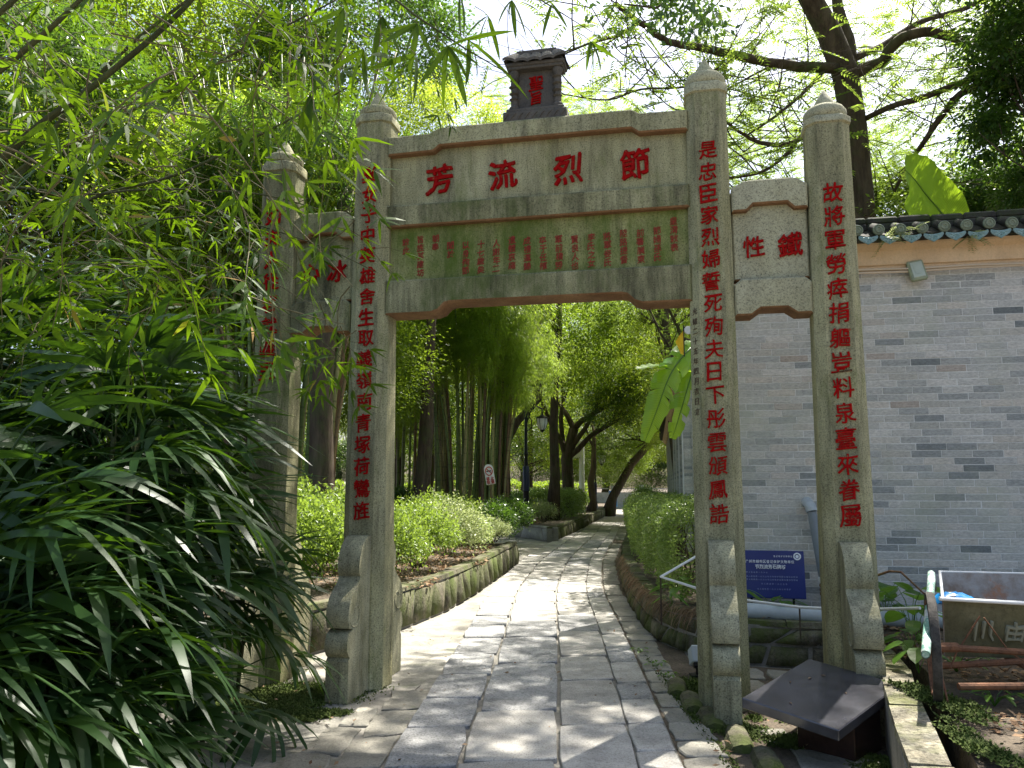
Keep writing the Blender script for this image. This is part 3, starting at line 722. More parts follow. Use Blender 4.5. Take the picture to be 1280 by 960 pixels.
for i, (px, zs, zr, zd, zt, mt) in enumerate(PX):
    m = MB(); lv = [(0, .365), (1.2, .355), (2.4, .34), (3.6, .325), (zs, .31)]
    vs = []
    for z, wd in lv:
        for (x, y) in octa(wd, .30*wd*.7): vs.append((x, y, z))
    fs = [tuple(range(8))]+[tuple(32+k for k in range(8))]
    for l in range(4):
        for k in range(8): fs.append((l*8+k, l*8+(k+1) % 8, (l+1)*8+(k+1) % 8, (l+1)*8+k))
    m.add(vs, fs)
    pil = m.obj('pillar', M[mt if i != 3 else 'granite'], gate, loc=(px, 0, 0))
    # finial: ring, dome, bud
    f = MB(); H = zr-zs
    vs = []; ws = [(.312, 0), (.335, .01), (.335, H*.8), (.315, H)]
    for wd, z in ws:
        for (x, y) in octa(wd, .065): vs.append((x, y, zs+z))
    fs = [tuple(range(8)), tuple(24+k for k in range(8))]
    for l in range(3):
        for k in range(8): fs.append((l*8+k, l*8+(k+1) % 8, (l+1)*8+(k+1) % 8, (l+1)*8+k))
    f.add(vs, fs)
    D = zd-zr
    f.lathe([(.140, zr), (.158, zr+D*.12), (.163, zr+D*.35), (.158, zr+D*.6), (.138, zr+D*.82), (.108, zr+D*.95), (.085, zd), (.083, zd+.006), (.080, zd+.02), (.060, zd+(zt-zd)*.4), (.034, zt-(zt-zd)*.3), (.014, zt-.012), (.002, zt)], 20)
    f.obj('finial', M['granite_pale' if i > 1 else 'granite'], pil, smooth=True)
    for s in (-1, 1):
        d = MB(); d.prism(drum_profile(s), -.09, .09, 'x'); me = d.mesh('drum_stone', M['drum'], True); obj('drum_stone', me, pil)
        # carved scroll lines on the cheeks
        for cs in (-1, 1):
            c = MB(); pts = []
            for k in range(15):
                a = k*.42; r = .015+.0075*k; pts.append((cs*.091, s*(.46+r*cos(a)), .64+r*sin(a)))
            c.tube(pts, .006, 4); c.obj('scroll', M['drum'], pil)
    tx, z0, dz = TXT[i]
    for k, ch in enumerate(tx):
        z = z0-dz*k; wd = float(np.interp(z, [a for a, b in lv], [b for a, b in lv]))
        write(ch, pil, rnd.uniform(-.004, .004), -wd/2-.001, z, .142 if i in (1, 2) else .15, bold=.0095)
    if i == 2:
        s2 = '光緒二十五年四月吉日立'
        for k, ch in enumerate(s2):
            z = 2.92-.077*k; wd = float(np.interp(z, [a for a, b in lv], [b for a, b in lv]))
            o = write(ch, pil, -wd/2+.035, -wd/2+.034, z, .05, rz=-pi/4, bold=.0, mat='paint_dark')

def slabpart(name, poly, yf, yb, mat, under='soffit', bev=.012, label=None):
    """stone with outline poly in x-z, front face at -yf, arris rounded, underside faces stained"""
    n = len(poly); c = MB()
    area = sum(poly[i][0]*poly[(i+1) % n][1]-poly[(i+1) % n][0]*poly[i][1] for i in range(n))
    if area < 0: poly = poly[::-1]
    inn = []
    for i in range(n):
        a, b, d = Vector(poly[i-1]), Vector(poly[i]), Vector(poly[(i+1) % n])
        e1 = (b-a).normalized(); e2 = (d-b).normalized(); n1 = Vector((-e1.y, e1.x)); n2 = Vector((-e2.y, e2.x))
        k = (n1+n2); k = k/max(.3, k.length_squared/2*1.0)
        inn.append(b+k*bev)
    vs = [(p.x, -yf, p.y) for p in inn]+[(u, -yf+bev, v) for u, v in poly]+[(u, yb, v) for u, v in poly]
    fs = [tuple(range(n))]; ms = [0]
    for l in (0, 1):
        for i in range(n):
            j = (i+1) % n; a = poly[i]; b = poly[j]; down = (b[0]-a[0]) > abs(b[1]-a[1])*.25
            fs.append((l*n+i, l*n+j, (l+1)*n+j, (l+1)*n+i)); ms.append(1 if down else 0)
    fs.append(tuple(2*n+i for i in range(n))[::-1]); ms.append(0)
    for f_, m_ in zip(fs, ms): c.v = c.v or [tuple(v) for v in vs]; c.f.append(f_); c.m.append(m_)
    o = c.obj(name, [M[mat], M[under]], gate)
    if label: o['label'] = label
    return o
XL, XR = -1.262, 1.242
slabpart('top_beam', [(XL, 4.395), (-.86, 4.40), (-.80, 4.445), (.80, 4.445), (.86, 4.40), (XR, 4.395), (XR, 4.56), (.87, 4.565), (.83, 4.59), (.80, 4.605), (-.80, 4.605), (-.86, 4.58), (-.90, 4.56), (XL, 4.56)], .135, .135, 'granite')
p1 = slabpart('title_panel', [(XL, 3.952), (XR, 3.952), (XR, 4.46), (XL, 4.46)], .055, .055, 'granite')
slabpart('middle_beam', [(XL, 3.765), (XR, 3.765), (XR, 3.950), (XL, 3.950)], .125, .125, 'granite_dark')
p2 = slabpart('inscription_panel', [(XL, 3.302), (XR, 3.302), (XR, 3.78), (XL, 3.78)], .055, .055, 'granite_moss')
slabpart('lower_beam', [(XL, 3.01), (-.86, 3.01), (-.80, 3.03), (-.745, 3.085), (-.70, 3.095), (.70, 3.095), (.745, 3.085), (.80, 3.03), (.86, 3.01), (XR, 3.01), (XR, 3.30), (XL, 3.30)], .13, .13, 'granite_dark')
for ch, x in zip('芳流烈節', (-.82, -.27, .28, .82)):
    write(ch, gate, x, -.057, 4.17, .245, bold=.024, slant=.12)
colsT = ["皇清敕表", "節婦孫氏", "前署廣東", "陸路提督", "將軍妾氏", "李氏之女", "賢良人也", "軍前積勞", "卒于任殯", "成禮運歸", "遺體哀痛", "人謝年二", "十七歲矣", "以身殉節", "聞於", "朝奉", "旨旌其建坊", "敕此"]
offs = [.07, .0, -.01, -.005, -.02, -.02, -.03, -.02, -.02, -.015, .0, -.02, -.02, -.02, -.015, .055, .055, .04]
items = []
for k, (s, of) in enumerate(zip(colsT, offs)):
    x = 1.114-k*(2.225/17)
    for q, ch in enumerate(s): items.append((ch, x+rnd.uniform(-.003, .003), -.0565, 3.605+of-q*.072, .064, .004, .1))
joined_text(items, 'inscription', p2, 'paint_old', kind='stuff')
# side bays
for sgn in (1, -1):
    if sgn > 0: a, b, mt = 1.56, 2.12, 'granite_pale'
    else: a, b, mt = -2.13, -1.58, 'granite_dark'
    c0 = a+.14; c1 = b-.13
    slabpart('side_top_beam', [(a, 3.70), (c0-.03, 3.70), (c0+.02, 3.75), (c1-.02, 3.75), (c1+.03, 3.70), (b, 3.70), (b, 3.885), (b-.07, 3.935), (b-.12, 3.945), (a+.13, 3.945), (a+.09, 3.935), (a, 3.89)], .115, .115, mt)
    pn = slabpart('side_panel', [(a, 3.165), (b, 3.165), (b, 3.76), (a, 3.76)], .05, .05, mt)
    slabpart('side_lower_beam', [(a, 2.88), (c0-.02, 2.88), (c0+.05, 2.93), (c1-.05, 2.93), (c1+.02, 2.88), (b, 2.88), (b, 3.12), (b-.05, 3.163), (a+.05, 3.163), (a, 3.12)], .115, .115, mt)
    for ch, x in (zip('性鐵', (1.717, 1.985)) if sgn > 0 else zip('心冰', (-1.97, -1.73))):
        write(ch, gate, x, -.052, 3.425, .185 if ch in '鐵冰' else .165, bold=.018)
# the little shrine with the imperial decree
sh = obj('decree_shrine', None, gate, (.01, 0, 4.605))
sb = MB()
sb.bbox((0, 0, .045), (.54, .22, .09), .008); sb.bbox((0, 0, .105), (.49, .19, .03), .006)
sb.box((0, .03, .30), (.40, .10, .38)); sb.bbox((0, 0, .485), (.47, .18, .03), .006); sb.bbox((0, 0, .51), (.50, .21, .03), .008)
for k in range(9): sb.tube([(-.24+.06*k-.02, -.112, .02), (-.24+.06*k, -.116, .05), (-.24+.06*k+.02, -.112, .07)], .006, 5)
for s in (-1, 1):
    sb.lathe([(.04, .12), (.045, .135), (.045, .15), (.03, .165), (.032, .20), (.026, .28), (.034, .34), (.030, .42), (.042, .44), (.045, .465), (.04, .475)], 10, (s*.185, -.035, 0))
    for z in (.22, .27, .33, .39): sb.lathe([(.02, -.015), (.042, 0), (.02, .015)], 8, (s*.185+rnd.uniform(-.008, .008), -.045, z))
sb.obj('shrine_body', M['shrine'], sh, smooth=True)
for ch, z in (('聖', .36), ('旨', .23)): write(ch, sh, .0, -.022, z, .13 if ch == '聖' else .115, bold=.010)
rt = MB(); nx = 20
for side in (-1, 1):
    vs = []; fs = []; rows = [(.135, .525), (.10, .56), (.05, .605), (0, .645)]
    for (yy, zz) in rows:
        k2 = 1-.25*(1-yy/.135)
        for q in range(nx*2+1):
            x = (-.27+.54*q/(nx*2))*k2; vs.append((x, side*yy, zz+.018*abs(sin(pi*(q/(nx*2))*5))**.6+.03*(abs(x)/.27)**3))
    w_ = nx*2+1
    for l in range(3):
        for q in range(w_-1): fs.append((l*w_+q, l*w_+q+1, (l+1)*w_+q+1, (l+1)*w_+q))
    lo = len(vs); vs += [(v[0], v[1]*.97, v[2]-.022) for v in vs[:w_]]
    for q in range(w_-1): fs.append((q, q+1, lo+q+1, lo+q))
    rt.add(vs, fs)
rt.box((0, 0, .655), (.34, .035, .03))
for s in (-1, 1): rt.add([(s*.262, -.135, .53), (s*.262, .135, .53), (s*.20, 0, .645)], [(0, 1, 2)])
rt.obj('shrine_roof', M['shrine'], sh)

# =====================================================================================================
#  BRICK WALL ON THE RIGHT
# =====================================================================================================
WA = radians(-11); WO = (1.98, 8.46)
wall = thing('brick_wall', 'tall pale grey brick wall with ochre cornice and tiled coping right of the archway', 'wall', (WO[0], WO[1], 0), WA)
def wl(x, y, ly=0):                      # sight line met with the plane of the wall face -> local x, z
    r = sight(x, y); nx, ny = sin(-WA), cos(-WA)
    t = (ly+WO[0]*nx+WO[1]*ny)/(r[0]*nx+r[1]*ny); X = r[0]*t-WO[0]; Y = r[1]*t-WO[1]
    return X*cos(-WA)-Y*sin(-WA), EYE+r[2]*t
WL = 9.0; BZ0, PIT, BL = .30, .0715, .282; NR = 49
m = MB(); m.box((WL/2, .1885, 1.88), (WL, .401, 3.80)); m.obj('mortar_core', M['mortar'], wall)
bmesh_v = []
for _ in range(6):
    b = MB(); b.bbox((0, 0, 0), (BL-.007, .03, PIT-.007), .003, rot=None); b.v = [tuple(c+rnd.uniform(-.0012, .0012) for c in v) for v in b.v]
    bmesh_v.append(b.mesh('brick', M['brick']))
rest = MB(); cand = []
for r in range(NR):
    z = BZ0+PIT*(r+.5); off = [0, .5, .33, .72][(r*7 % 4)]*BL; k = 0
    while True:
        x = off+BL*(k-.5); k += 1
        if x-BL/2 < 0: continue
        if x+BL/2 > WL: break
        cand.append((x, z))
def visible(x, z):                       # which bricks the photograph shows large and clear
    X = WO[0]+x*cos(WA); Y = WO[1]+x*sin(WA); u = 640+X/Y*1008
    if not (915 < u < 1275): return False
    if 1022 < u < 1085 and z < 3.7: return False
    v = 606-(z-EYE)/Y*1008
    return v < 735 and not (u < 1022 and v < 392)
vis = [c for c in cand if visible(*c)]; vis.sort(key=lambda c: -c[0]); big = set(vis[:298])
for x, z in cand:
    if (x, z) in big:
        o = obj('brick', rnd.choice(bmesh_v), wall, (x, .0+rnd.uniform(-.002, .002), z), (0, 0, rnd.uniform(-.004, .004)))
    else: rest.box((x, rnd.uniform(-.002, .002), z), (BL-.007, .03, PIT-.007))
for r in range(NR):                      # end face of the wall and half bricks
    z = BZ0+PIT*(r+.5)
    for yy in ((.06, .19, .32) if r % 2 else (.12, .26)): rest.box((-.003, yy, z), (.03, .12, PIT-.008))
rest.obj('brick_courses', M['brick_mass'], wall, kind='stuff')
zt = BZ0+PIT*NR
cn = MB(); cn.prism([(.05, zt), (-.045, zt), (-.045, zt+.04), (-.07, zt+.05), (-.09, zt+.19), (-.15, zt+.24), (-.16, zt+.285), (.05, zt+.30)], -.06, WL, 'x'); cn.obj('cornice', M['plaster'], wall)
bk = MB(); bk.prism([(-.24, zt+.262), (-.245, zt+.30), (-.02, zt+.39), (.12, zt+.43), (.26, zt+.43), (.40, zt+.39), (.62, zt+.30), (.62, zt+.26)], -.12, WL, 'x'); bk.obj('coping_bed', M['rooftile'], wall)
rg = MB()
for k in range(30): rg.bbox((-.1+.31*k+.15, .13, zt+.445+rnd.uniform(-.004, .004)), (.307, .46, .075), .012); rg.bbox((-.1+.31*k+.15, .12, zt+.52+rnd.uniform(-.006, .006)), (.307, .40, .08), .02)
rg.obj('ridge', M['rooftile'], wall)
dm = MB(); dm.lathe([(.0, -.012), (.052, -.012), (.056, 0), (.056, .02), (.046, .026), (.042, .018), (.036, .018), (.032, .026), (.02, .026), (.016, .018), (.0, .02)], 18)
dm.v = [(x, -z, y) for x, y, z in dm.v]; dmesh = dm.mesh('tile_end', M['disc'], True)
tb = MB(); tb.tube([(0, 0, 0), (0, .10, .045), (0, .28, .12)], [.052, .054, .05], 10); tmesh = tb.mesh('roll_tile', M['rooftile'], True)
fan = [(-.088, 0), (-.094, -.022), (-.075, -.05), (-.045, -.07), (-.02, -.082), (0, -.095), (.02, -.082), (.045, -.07), (.075, -.05), (.094, -.022), (.088, 0), (.045, -.014), (0, -.018), (-.045, -.014)]
fm = MB(); fm.prism(fan, -.008, .008, 'y'); inn = [(u*.8, v*.8-.008) for u, v in fan]; fm.prism(inn, -.013, -.009, 'y')
for u, v in [(-.045, -.03), (-.02, -.045), (0, -.06), (.02, -.045), (.045, -.03), (0, -.035)]: fm.lathe([(.006, -.006), (.011, 0), (.004, .008)], 6, (u, -.014, v))
fmesh = fm.mesh('drip_tile', M['drip'])
pm = MB(); pm.prism([(-.09, .0), (-.05, -.018), (0, -.024), (.05, -.018), (.09, 0), (.09, .012), (0, -.01), (-.09, .012)], 0, .36, 'y'); pmesh = pm.mesh('pan_tile', M['rooftile'])
sp = .2035
for k in range(44):
    x = -.02+sp*k; z = zt+.315
    dz = rnd.uniform(-.008, .008)
    obj('tile_end', dmesh, wall, (x, -.30, z+.035+dz), (0, rnd.uniform(0, 6), 0)); obj('roll_tile', tmesh, wall, (x, -.29, z+.035+dz))
    obj('drip_tile', fmesh, wall, (x+sp/2, -.30, z-.022+rnd.uniform(-.006, .006)), (rnd.uniform(-.05, .12), rnd.uniform(-.06, .06), 0))
    obj('pan_tile', pmesh, wall, (x+sp/2, -.27, z-.008), (radians(31), 0, 0))

# conduit along the cornice, flood lamp, drain pipe, blue notice
def wall_thing(name, label, cat, lx, z, ly=0): return thing(name, label, cat, (WO[0]+lx*cos(WA)-ly*sin(WA), WO[1]+lx*sin(WA)+ly*cos(WA), z), WA)
for k, (z0, z1, r) in enumerate(((zt-.045, zt-.0, .013), (zt+.0, zt-.03, .010))):
    m = MB(); pts = [(x, -.085-.02*k, z0+(z1-z0)*t+.006*sin(5*x)) for t, x in ((i/14, .2+i*.5) for i in range(15))]
    m.tube(pts, r, 8); c = m.obj('conduit', M['beige_pipe'], None, smooth=True, loc=(WO[0], WO[1], 0), rot=(0, 0, WA))
    tag(c, 'thicker beige conduit running just under the ochre cornice' if k == 0 else 'thinner beige cable crossing under the ochre cornice', 'conduit')
lx, lz = wl(1143, 345)
fl = wall_thing('flood_lamp', 'small square weathered flood lamp fixed high on the brick wall under the cornice', 'lamp', lx, lz)
m = MB(); m.bbox((0, -.11, 0), (.155, .05, .22), .01); ho = m.obj('housing', M['lamp_green'], fl, rot=(radians(-14), radians(-9), 0))
m = MB(); m.bbox((0, -.139, 0), (.115, .012, .175), .004); m.box((0, -.146, .0), (.06, .006, .10)); m.obj('lens', M['lamp_pale'], fl, rot=(radians(-14), radians(-9), 0))
m = MB(); m.box((0, -.05, .0), (.04, .10, .03)); m.box((0, -.022, 0), (.08, .014, .10)); m.obj('bracket', M['lamp_green'], fl)
lx, lz = wl(1010, 628)
dp = wall_thing('drain_pipe', 'grey drain pipe with elbow leaving the brick wall beside the blue notice', 'pipe', lx, 0)
m = MB(); pts = [(-.02, .02, lz), (-.015, -.06, lz+.005), (0, -.12, lz-.03), (.01, -.14, lz-.09)]; m.tube(pts, [.05, .052, .055, .055], 12); m.obj('elbow', M['palegrey'], dp, smooth=True)
m = MB(); m.tube([(.01, -.14, lz-.09), (.09, -.15, .66)], .043, 12); m.obj('downpipe', M['grey_pvc'], dp, smooth=True)
m = MB(); m.lathe([(.05, .64), (.055, .65), (.055, .69), (.05, .70)], 12, (.09, -.15, 0)); m.obj('collar', M['white'], dp, smooth=True)
m = MB()
for z in (.60, .56, .52): m.lathe([(.042, z), (.046, z+.004), (.046, z+.024), (.042, z+.028)], 12, (.093, -.15, 0))
m.tube([(.092, -.15, .34), (.092, -.15, .64)], .038, 10); m.obj('fitting', M['rust'], dp, smooth=True)
lx, lz = wl(965, 718, -.25)
bs = wall_thing('notice_board', 'dark blue enamel heritage notice with white lettering propped against the brick wall', 'sign', lx, lz, -.25)
m = MB(); m.bbox((0, 0, 0), (.62, .022, .46), .006); m.obj('board', M['blue'], bs, rot=(radians(-6), 0, 0))
tx = obj('print', None, bs, (0, -.0125, 0), (radians(-6), 0, 0))
it = []
def line(s, x0, x1, z, sz, b=.0):
    n = len(s)
    for i, ch in enumerate(s):
        if ch != ' ': it.append((ch, x0+(x1-x0)*i/max(1, n-1), 0, z, sz, b, 0))
line('登记保护文物单位', .03, .19, .178, .018)
line('广州市越秀区登记保护文物单位', -.235, .20, .125, .03, .012)
line('节烈流芳石牌坊', -.14, .11, .075, .042, .014)
joined_text(it, 'lettering', tx, 'white_ink', 'stuff'); it = []
for z, a, b in ((.02, -.24, -.05), (-.02, -.24, .23), (-.05, -.24, .23), (-.09, -.1, .13), (-.14, -.14, .16)): line('市人民政府一九九七年公布保护范围及建设控制地带'[:int((b-a)/.021)], a, b, z, .016)
joined_text(it, 'small_print', tx, 'white_faded', 'stuff')
m = MB(); m.tube([(.245+.03*cos(a), 0, .178+.03*sin(a)) for a in [2*pi*k/20 for k in range(21)]], .008, 5, cap=False); m.lathe([(.0, -.003), (.016, -.003), (.016, .003), (0, .003)], 12); m.v[-48:] = [(x+.245, z_, y+.178) for x, y, z_ in m.v[-48:]]
m.obj('emblem', M['white_ink'], tx)
m = MB()
for x in (-.2, .2): m.tube([(x, .02, -.2), (x, .06, lz*0-.62+.25)], .012, 6)
m.obj('stay', M['black_iron'], bs)
# big pipe lying at the foot of the wall
a = at(915, 755, 7.75); b = at(1062, 762, 7.35); c = at(1200, 752, 7.05)
m = MB(); m.tube([(a[0]-.3, a[1]+.06, .43), (a[0], a[1], .43), (b[0], b[1], .43), (c[0]+1.5, c[1]-.3, .43)], .075, 14)
tag(m.obj('floor_pipe', M['palegrey'], None, smooth=True), 'thick pale grey pipe lying along the foot of the brick wall', 'pipe')
# thin white bent tube crossing behind the pillars
m = MB(); P_ = [at(880, 690, 7.9), at(826, 721, 7.7), at(870, 735, 7.4), at(930, 750, 7.2), at(1000, 759, 7.0), at(1070, 762, 6.7), at(1150, 760, 6.1)]
m.tube(P_, .0125, 7); tag(m.obj('white_tube', M['white'], None, smooth=True), 'long thin white bent plastic tube passing behind the two right pillars', 'tube')
for i, (p, lab) in enumerate(((P_[1], 'short stake under the bend of the white tube by the hedge'), (P_[4], 'short stake under the white tube between the right pillars'))):
    m = MB(); m.tube([(p[0], p[1]+.015, .3), (p[0], p[1]+.01, p[2])], .008, 5); tag(m.obj('stake', M['bark'], None), lab, 'stake')
# grey box lamp behind the inner right pillar
p = at(872, 810, 7.0)
gb = thing('ground_spotlight', 'small grey box spotlight on the ground just left of the inner right pillar', 'spotlight', (p[0], p[1], 0))
m = MB(); m.bbox((0, 0, .17), (.13, .16, .14), .01, rot=Matrix.Rotation(radians(-25), 3, 'X')); m.obj('housing', M['palegrey'], gb)
m = MB(); m.bbox((0, -.065, .115), (.11, .06, .06), .008, rot=Matrix.Rotation(radians(-25), 3, 'X')); m.obj('lens', M['black_iron'], gb)
m = MB(); m.box((0, .02, .05), (.03, .03, .12)); m.box((0, .02, .006), (.12, .12, .012)); m.obj('foot', M['black_iron'], gb)

# black stone lectern
lc = thing('stone_lectern', 'low black polished stone lectern with a tilted square top beside the right pillar', 'lectern', (2.0, 5.12, 0), radians(-35))
A = [Vector((1.393, 5.058, .320)), Vector((1.805, 4.623, .256)), Vector((2.43, 5.199, .366)), Vector((2.019, 5.634, .429))]
# make a true rectangle from surveyed corners
cen = sum(A, Vector())/4; e1 = ((A[2]-A[1])+(A[3]-A[0])).normalized(); e2 = (A[3]-A[2])+(A[0]-A[1]); e2 = (e2-e1*e2.dot(e1)).normalized(); e3 = e1.cross(e2)
if e3.z < 0: e3 = -e3
L1, L2, TH = .857, .602, .065
m = MB()
R = Matrix((e1, e2, e3)).transposed()
m.bbox((0, 0, -TH/2), (L1, L2, TH), .006)
m.v = [tuple(R @ Vector(v)+cen) for v in m.v]
inv = Matrix.Translation(Vector(lc.location)) @ Matrix.Rotation(radians(-35), 4, 'Z'); inv = inv.inverted()
m.v = [tuple(inv @ Vector(v)) for v in m.v]; m.obj('slab', M['blackstone'], lc)
ang = atan2(e1.y, e1.x)
m = MB(); m.bbox((0, 0, .16), (.36, .36, .32), .006, rot=Matrix.Rotation(ang+radians(35), 3, 'Z'))
top = []
for v in m.v:
    q = (inv.inverted() @ Vector(v)); 
    if q.z > .2:                                                # cut to meet the tilted slab from below
        q.z = cen.z-TH-((q.x-cen.x)*e3.x+(q.y-cen.y)*e3.y)/e3.z+.01
    top.append(tuple(inv @ q))
m.v = top; m.obj('base', M['brownstone'], lc)
for k, (u, v, lab) in enumerate([(-.30, .05, 'small dry leaf near the left corner of the black lectern top'), (-.02, .20, 'yellowish dry leaf near the back edge of the black lectern top'), (.12, .14, 'curled dry leaf near the middle of the back half of the black lectern top'),
                               (.22, .10, 'dry leaf toward the right corner of the black lectern top'), (.06, -.12, 'tiny dark leaf crumb at the centre front of the black lectern top')]):
    m = MB(); a = rnd.uniform(0, 6); s = .016+.008*rnd.random()
    m.add([(s*cos(a), s*sin(a), 0), (s*.3*cos(a+1.6), s*.3*sin(a+1.6), .006), (-s*cos(a), -s*sin(a), .001), (-s*.3*cos(a+1.6), -s*.3*sin(a+1.6), .005)], [(0, 1, 2), (0, 2, 3)])
    q = cen+e1*u+e2*v+e3*.002
    tag(m.obj('dry_leaf', M['litter'], None, loc=tuple(q)), lab, 'leaf', 'dry leaves on the black lectern')

# hand cart
ct = thing('hand_cart', 'rusty old sheet metal hand cart with a worn wheel and flaking green pipe handle', 'cart', (2.95, 5.1, .35))
def cl(p): return (p[0]-2.95, p[1]-5.1, p[2]-.35)
W0 = Vector((2.445, 4.80, .665)); wr = .315
wh = MB(); prof = [(wr-.06, -.015), (wr-.02, -.025), (wr-.004, -.022), (wr, -.01), (wr, .01), (wr-.004, .022), (wr-.02, .025), (wr-.06, .015)]
wh.lathe(prof, 30); wh.f = wh.f[:-2]; wh.m = wh.m[:-2]
n0 = 30
for k in range(n0): wh.f.append((7*n0+k, 7*n0+(k+1) % n0, (k+1) % n0, k)); wh.m.append(0)
Rw = Matrix.Rotation(radians(90), 3, 'Y'); Rz = Matrix.Rotation(radians(-24), 3, 'Z')
tf = lambda v: tuple(Rz @ (Rw @ Vector(v)))
wh.v = [tf(v) for v in wh.v]; whe = obj('wheel', None, ct, cl(W0)); wh.obj('tyre', M['rubber'], whe, smooth=True)
rm = MB(); rm.lathe([(wr-.062, -.022), (wr-.05, -.024), (wr-.05, .024), (wr-.062, .022)], 30)
rm.f = rm.f[:-2]; rm.m = rm.m[:-2]
for k in range(30): rm.f.append((90+k, 90+(k+1) % 30, (k+1) % 30, k)); rm.m.append(0)
rm.v = [tf(v) for v in rm.v]; rm.obj('rim', M['rust'], whe, smooth=True)
hb = MB(); hb.tube([(-.06, 0, 0), (.14, 0, 0)], .028, 10)
for k in range(14):
    a = 2*pi*k/14; hb.tube([(0, .02*cos(a), .02*sin(a)), tuple(Rz @ Vector((0, (wr-.055)*cos(a+.1), (wr-.055)*sin(a+.1))))], .0035, 4)
hb.obj('spokes', M['rust'], whe)
m = MB(); a = at(1165, 716, 5.35); b = at(1157, 818, 4.42)
a, b = Vector(cl(a)), Vector(cl(b)); m.tube([a+Vector((.06, .12, -.12)), a+Vector((.01, .03, -.01)), a.lerp(b, .1), b], .0235, 12, cap=False)
m.tube([b, b+(a-b)*.02], [.019, .019], 12, cap=True); m.obj('handle_pipe', M['greenpipe'], ct, smooth=True)
x0, x1 = 2.53, 3.55
def quadbox(m, pts, th):                       # thin sheet from four corners, with real thickness
    P4 = [Vector(p) for p in pts]; n = (P4[1]-P4[0]).cross(P4[3]-P4[0]).normalized()*th
    m.add(P4+[p+n for p in P4], [(0,1,2,3),(7,6,5,4),(0,4,5,1),(1,5,6,2),(2,6,7,3),(3,7,4,0)])
m = MB(); F0 = [(x0+.05, 4.92, .92), (x1, 4.80, .88), (x1, 4.95, .56), (x0+.09, 5.02, .57)]
quadbox(m, [cl(p) for p in F0], .006); fp = m.obj('front_panel', M['tub_out'], ct)
m = MB(); B0 = [(x0+.36, 5.52, 1.015), (x1+.3, 5.45, 1.0), (x1+.2, 5.36, .56), (x0+.35, 5.42, .57)]
quadbox(m, [cl(p) for p in B0], .006); m.obj('back_panel', M['tub_in'], ct)
m = MB(); quadbox(m, [cl(p) for p in [(x0+.09, 5.02, .57), (x1, 4.95, .56), (x1+.2, 5.36, .56), (x0+.35, 5.42, .57)]], .006)
quadbox(m, [cl(p) for p in [(x0+.05, 4.92, .92), (x0+.09, 5.02, .57), (x0+.35, 5.42, .57), (x0+.36, 5.52, 1.015)]], .006)
quadbox(m, [cl(p) for p in [(x1, 4.80, .88), (x1+.3, 5.45, 1.0), (x1+.2, 5.36, .56), (x1, 4.95, .56)]], .006); m.obj('tub', M['tub_in'], ct)
m = MB(); m.tube([cl((x0+.03, 4.915, .925)), cl((x1+.2, 4.79, .875))], .012, 8); m.tube([cl((x0+.36, 5.525, 1.02)), cl((x1+.3, 5.455, 1.005))], .007, 6); m.tube([cl((x0+.05, 4.915, .925)), cl((x0+.36, 5.52, 1.02))], .009, 8)
m.obj('rim_rail', M['white'], ct, smooth=True)
for ch, t in (('川', .24), ('由', .42), ('公', .60)):
    P4 = [Vector(cl(p)) for p in F0]; q = (P4[0].lerp(P4[1], t)*.5+P4[3].lerp(P4[2], t)*.5)+Vector((0, -.004, 0))
    o = obj('character', glyph(ch, .02, 0, 'tubpaint'), ct, tuple(q), (radians(24), 0, radians(-6))); o.scale = (-.125, 1, .125)
m = MB(); 
for (p, q) in (((x0-.02, 4.80, .665), (x1+.3, 4.72, .60)), ((x0+.0, 4.9, .54), (x1+.4, 4.95, .60)), ((x0-.05, 4.62, .49), (x1+.4, 4.60, .50)), ((x0+.5, 4.62, .49), (x0+.5, 5.3, .60))): m.tube([cl(p), cl(q)], .019, 8)
m.obj('frame', M['rust'], ct, smooth=True)
m = MB(); m.tube([cl(at(1166, 765, 4.88)), cl(at(1174, 830, 4.75)), cl(at(1188, 893, 4.62))], .006, 6); m.obj('prop_rod', M['rust'], ct)
m = MB(); m.tube([cl(at(1225, 770, 4.80)), cl(at(1196, 815, 4.84)), cl(at(1188, 835, 4.80))], .005, 6); m.tube([cl(at(1230, 772, 4.80)), cl(at(1262, 815, 4.78)), cl(at(1285, 830, 4.75))], .004, 6); m.obj('strut', M['rust'], ct)
m = MB(); vs = []; 
for i in range(9):
    for j in range(9):
        u, v = i/8-.5, j/8-.5; vs.append((u*.27, v*.16, .07*max(0, (1-4*u*u))**.5*max(0, 1-4*v*v)**.5+.008*sin(19*u+13*v)))
m.add(vs, [(i*9+j, i*9+j+1, (i+1)*9+j+1, (i+1)*9+j) for i in range(8) for j in range(8)])
bq = at(1190, 762, 5.12)
bb = m.obj('plastic_bag', M['bluebag'], None, smooth='all', loc=(bq[0]+.03, bq[1], .865), rot=(0, .1, -.1))
tag(bb, 'bright blue plastic bag lying inside the rusty hand cart', 'bag')
m = MB(); m.add([(-.06, -.06, .05), (-.03, -.06, .055), (.0, .04, .068), (-.035, .04, .064)], [(0, 1, 2, 3)]); m.v += [(x, y, z-.004) for x, y, z in m.v[:4]]; m.f += [(7, 6, 5, 4), (0, 4, 5, 1), (1, 5, 6, 2), (2, 6, 7, 3), (3, 7, 4, 0)]; m.m += [0]*5
m.obj('bag_stripe', M['white'], bb)
# reddish twig sticking up between outer pillar and cart
m = MB(); m.tube([at(1088, 722, 6.2), at(1112, 714, 6.0), at(1126, 715, 5.9), at(1140, 728, 5.8), at(1158, 745, 5.65), at(1165, 760, 5.5)], [.009, .009, .008, .007, .006, .005], 6)
tag(m.obj('dead_branch', M['bark_red'], None), 'bent reddish dead branch between the outer right pillar and the hand cart', 'branch')

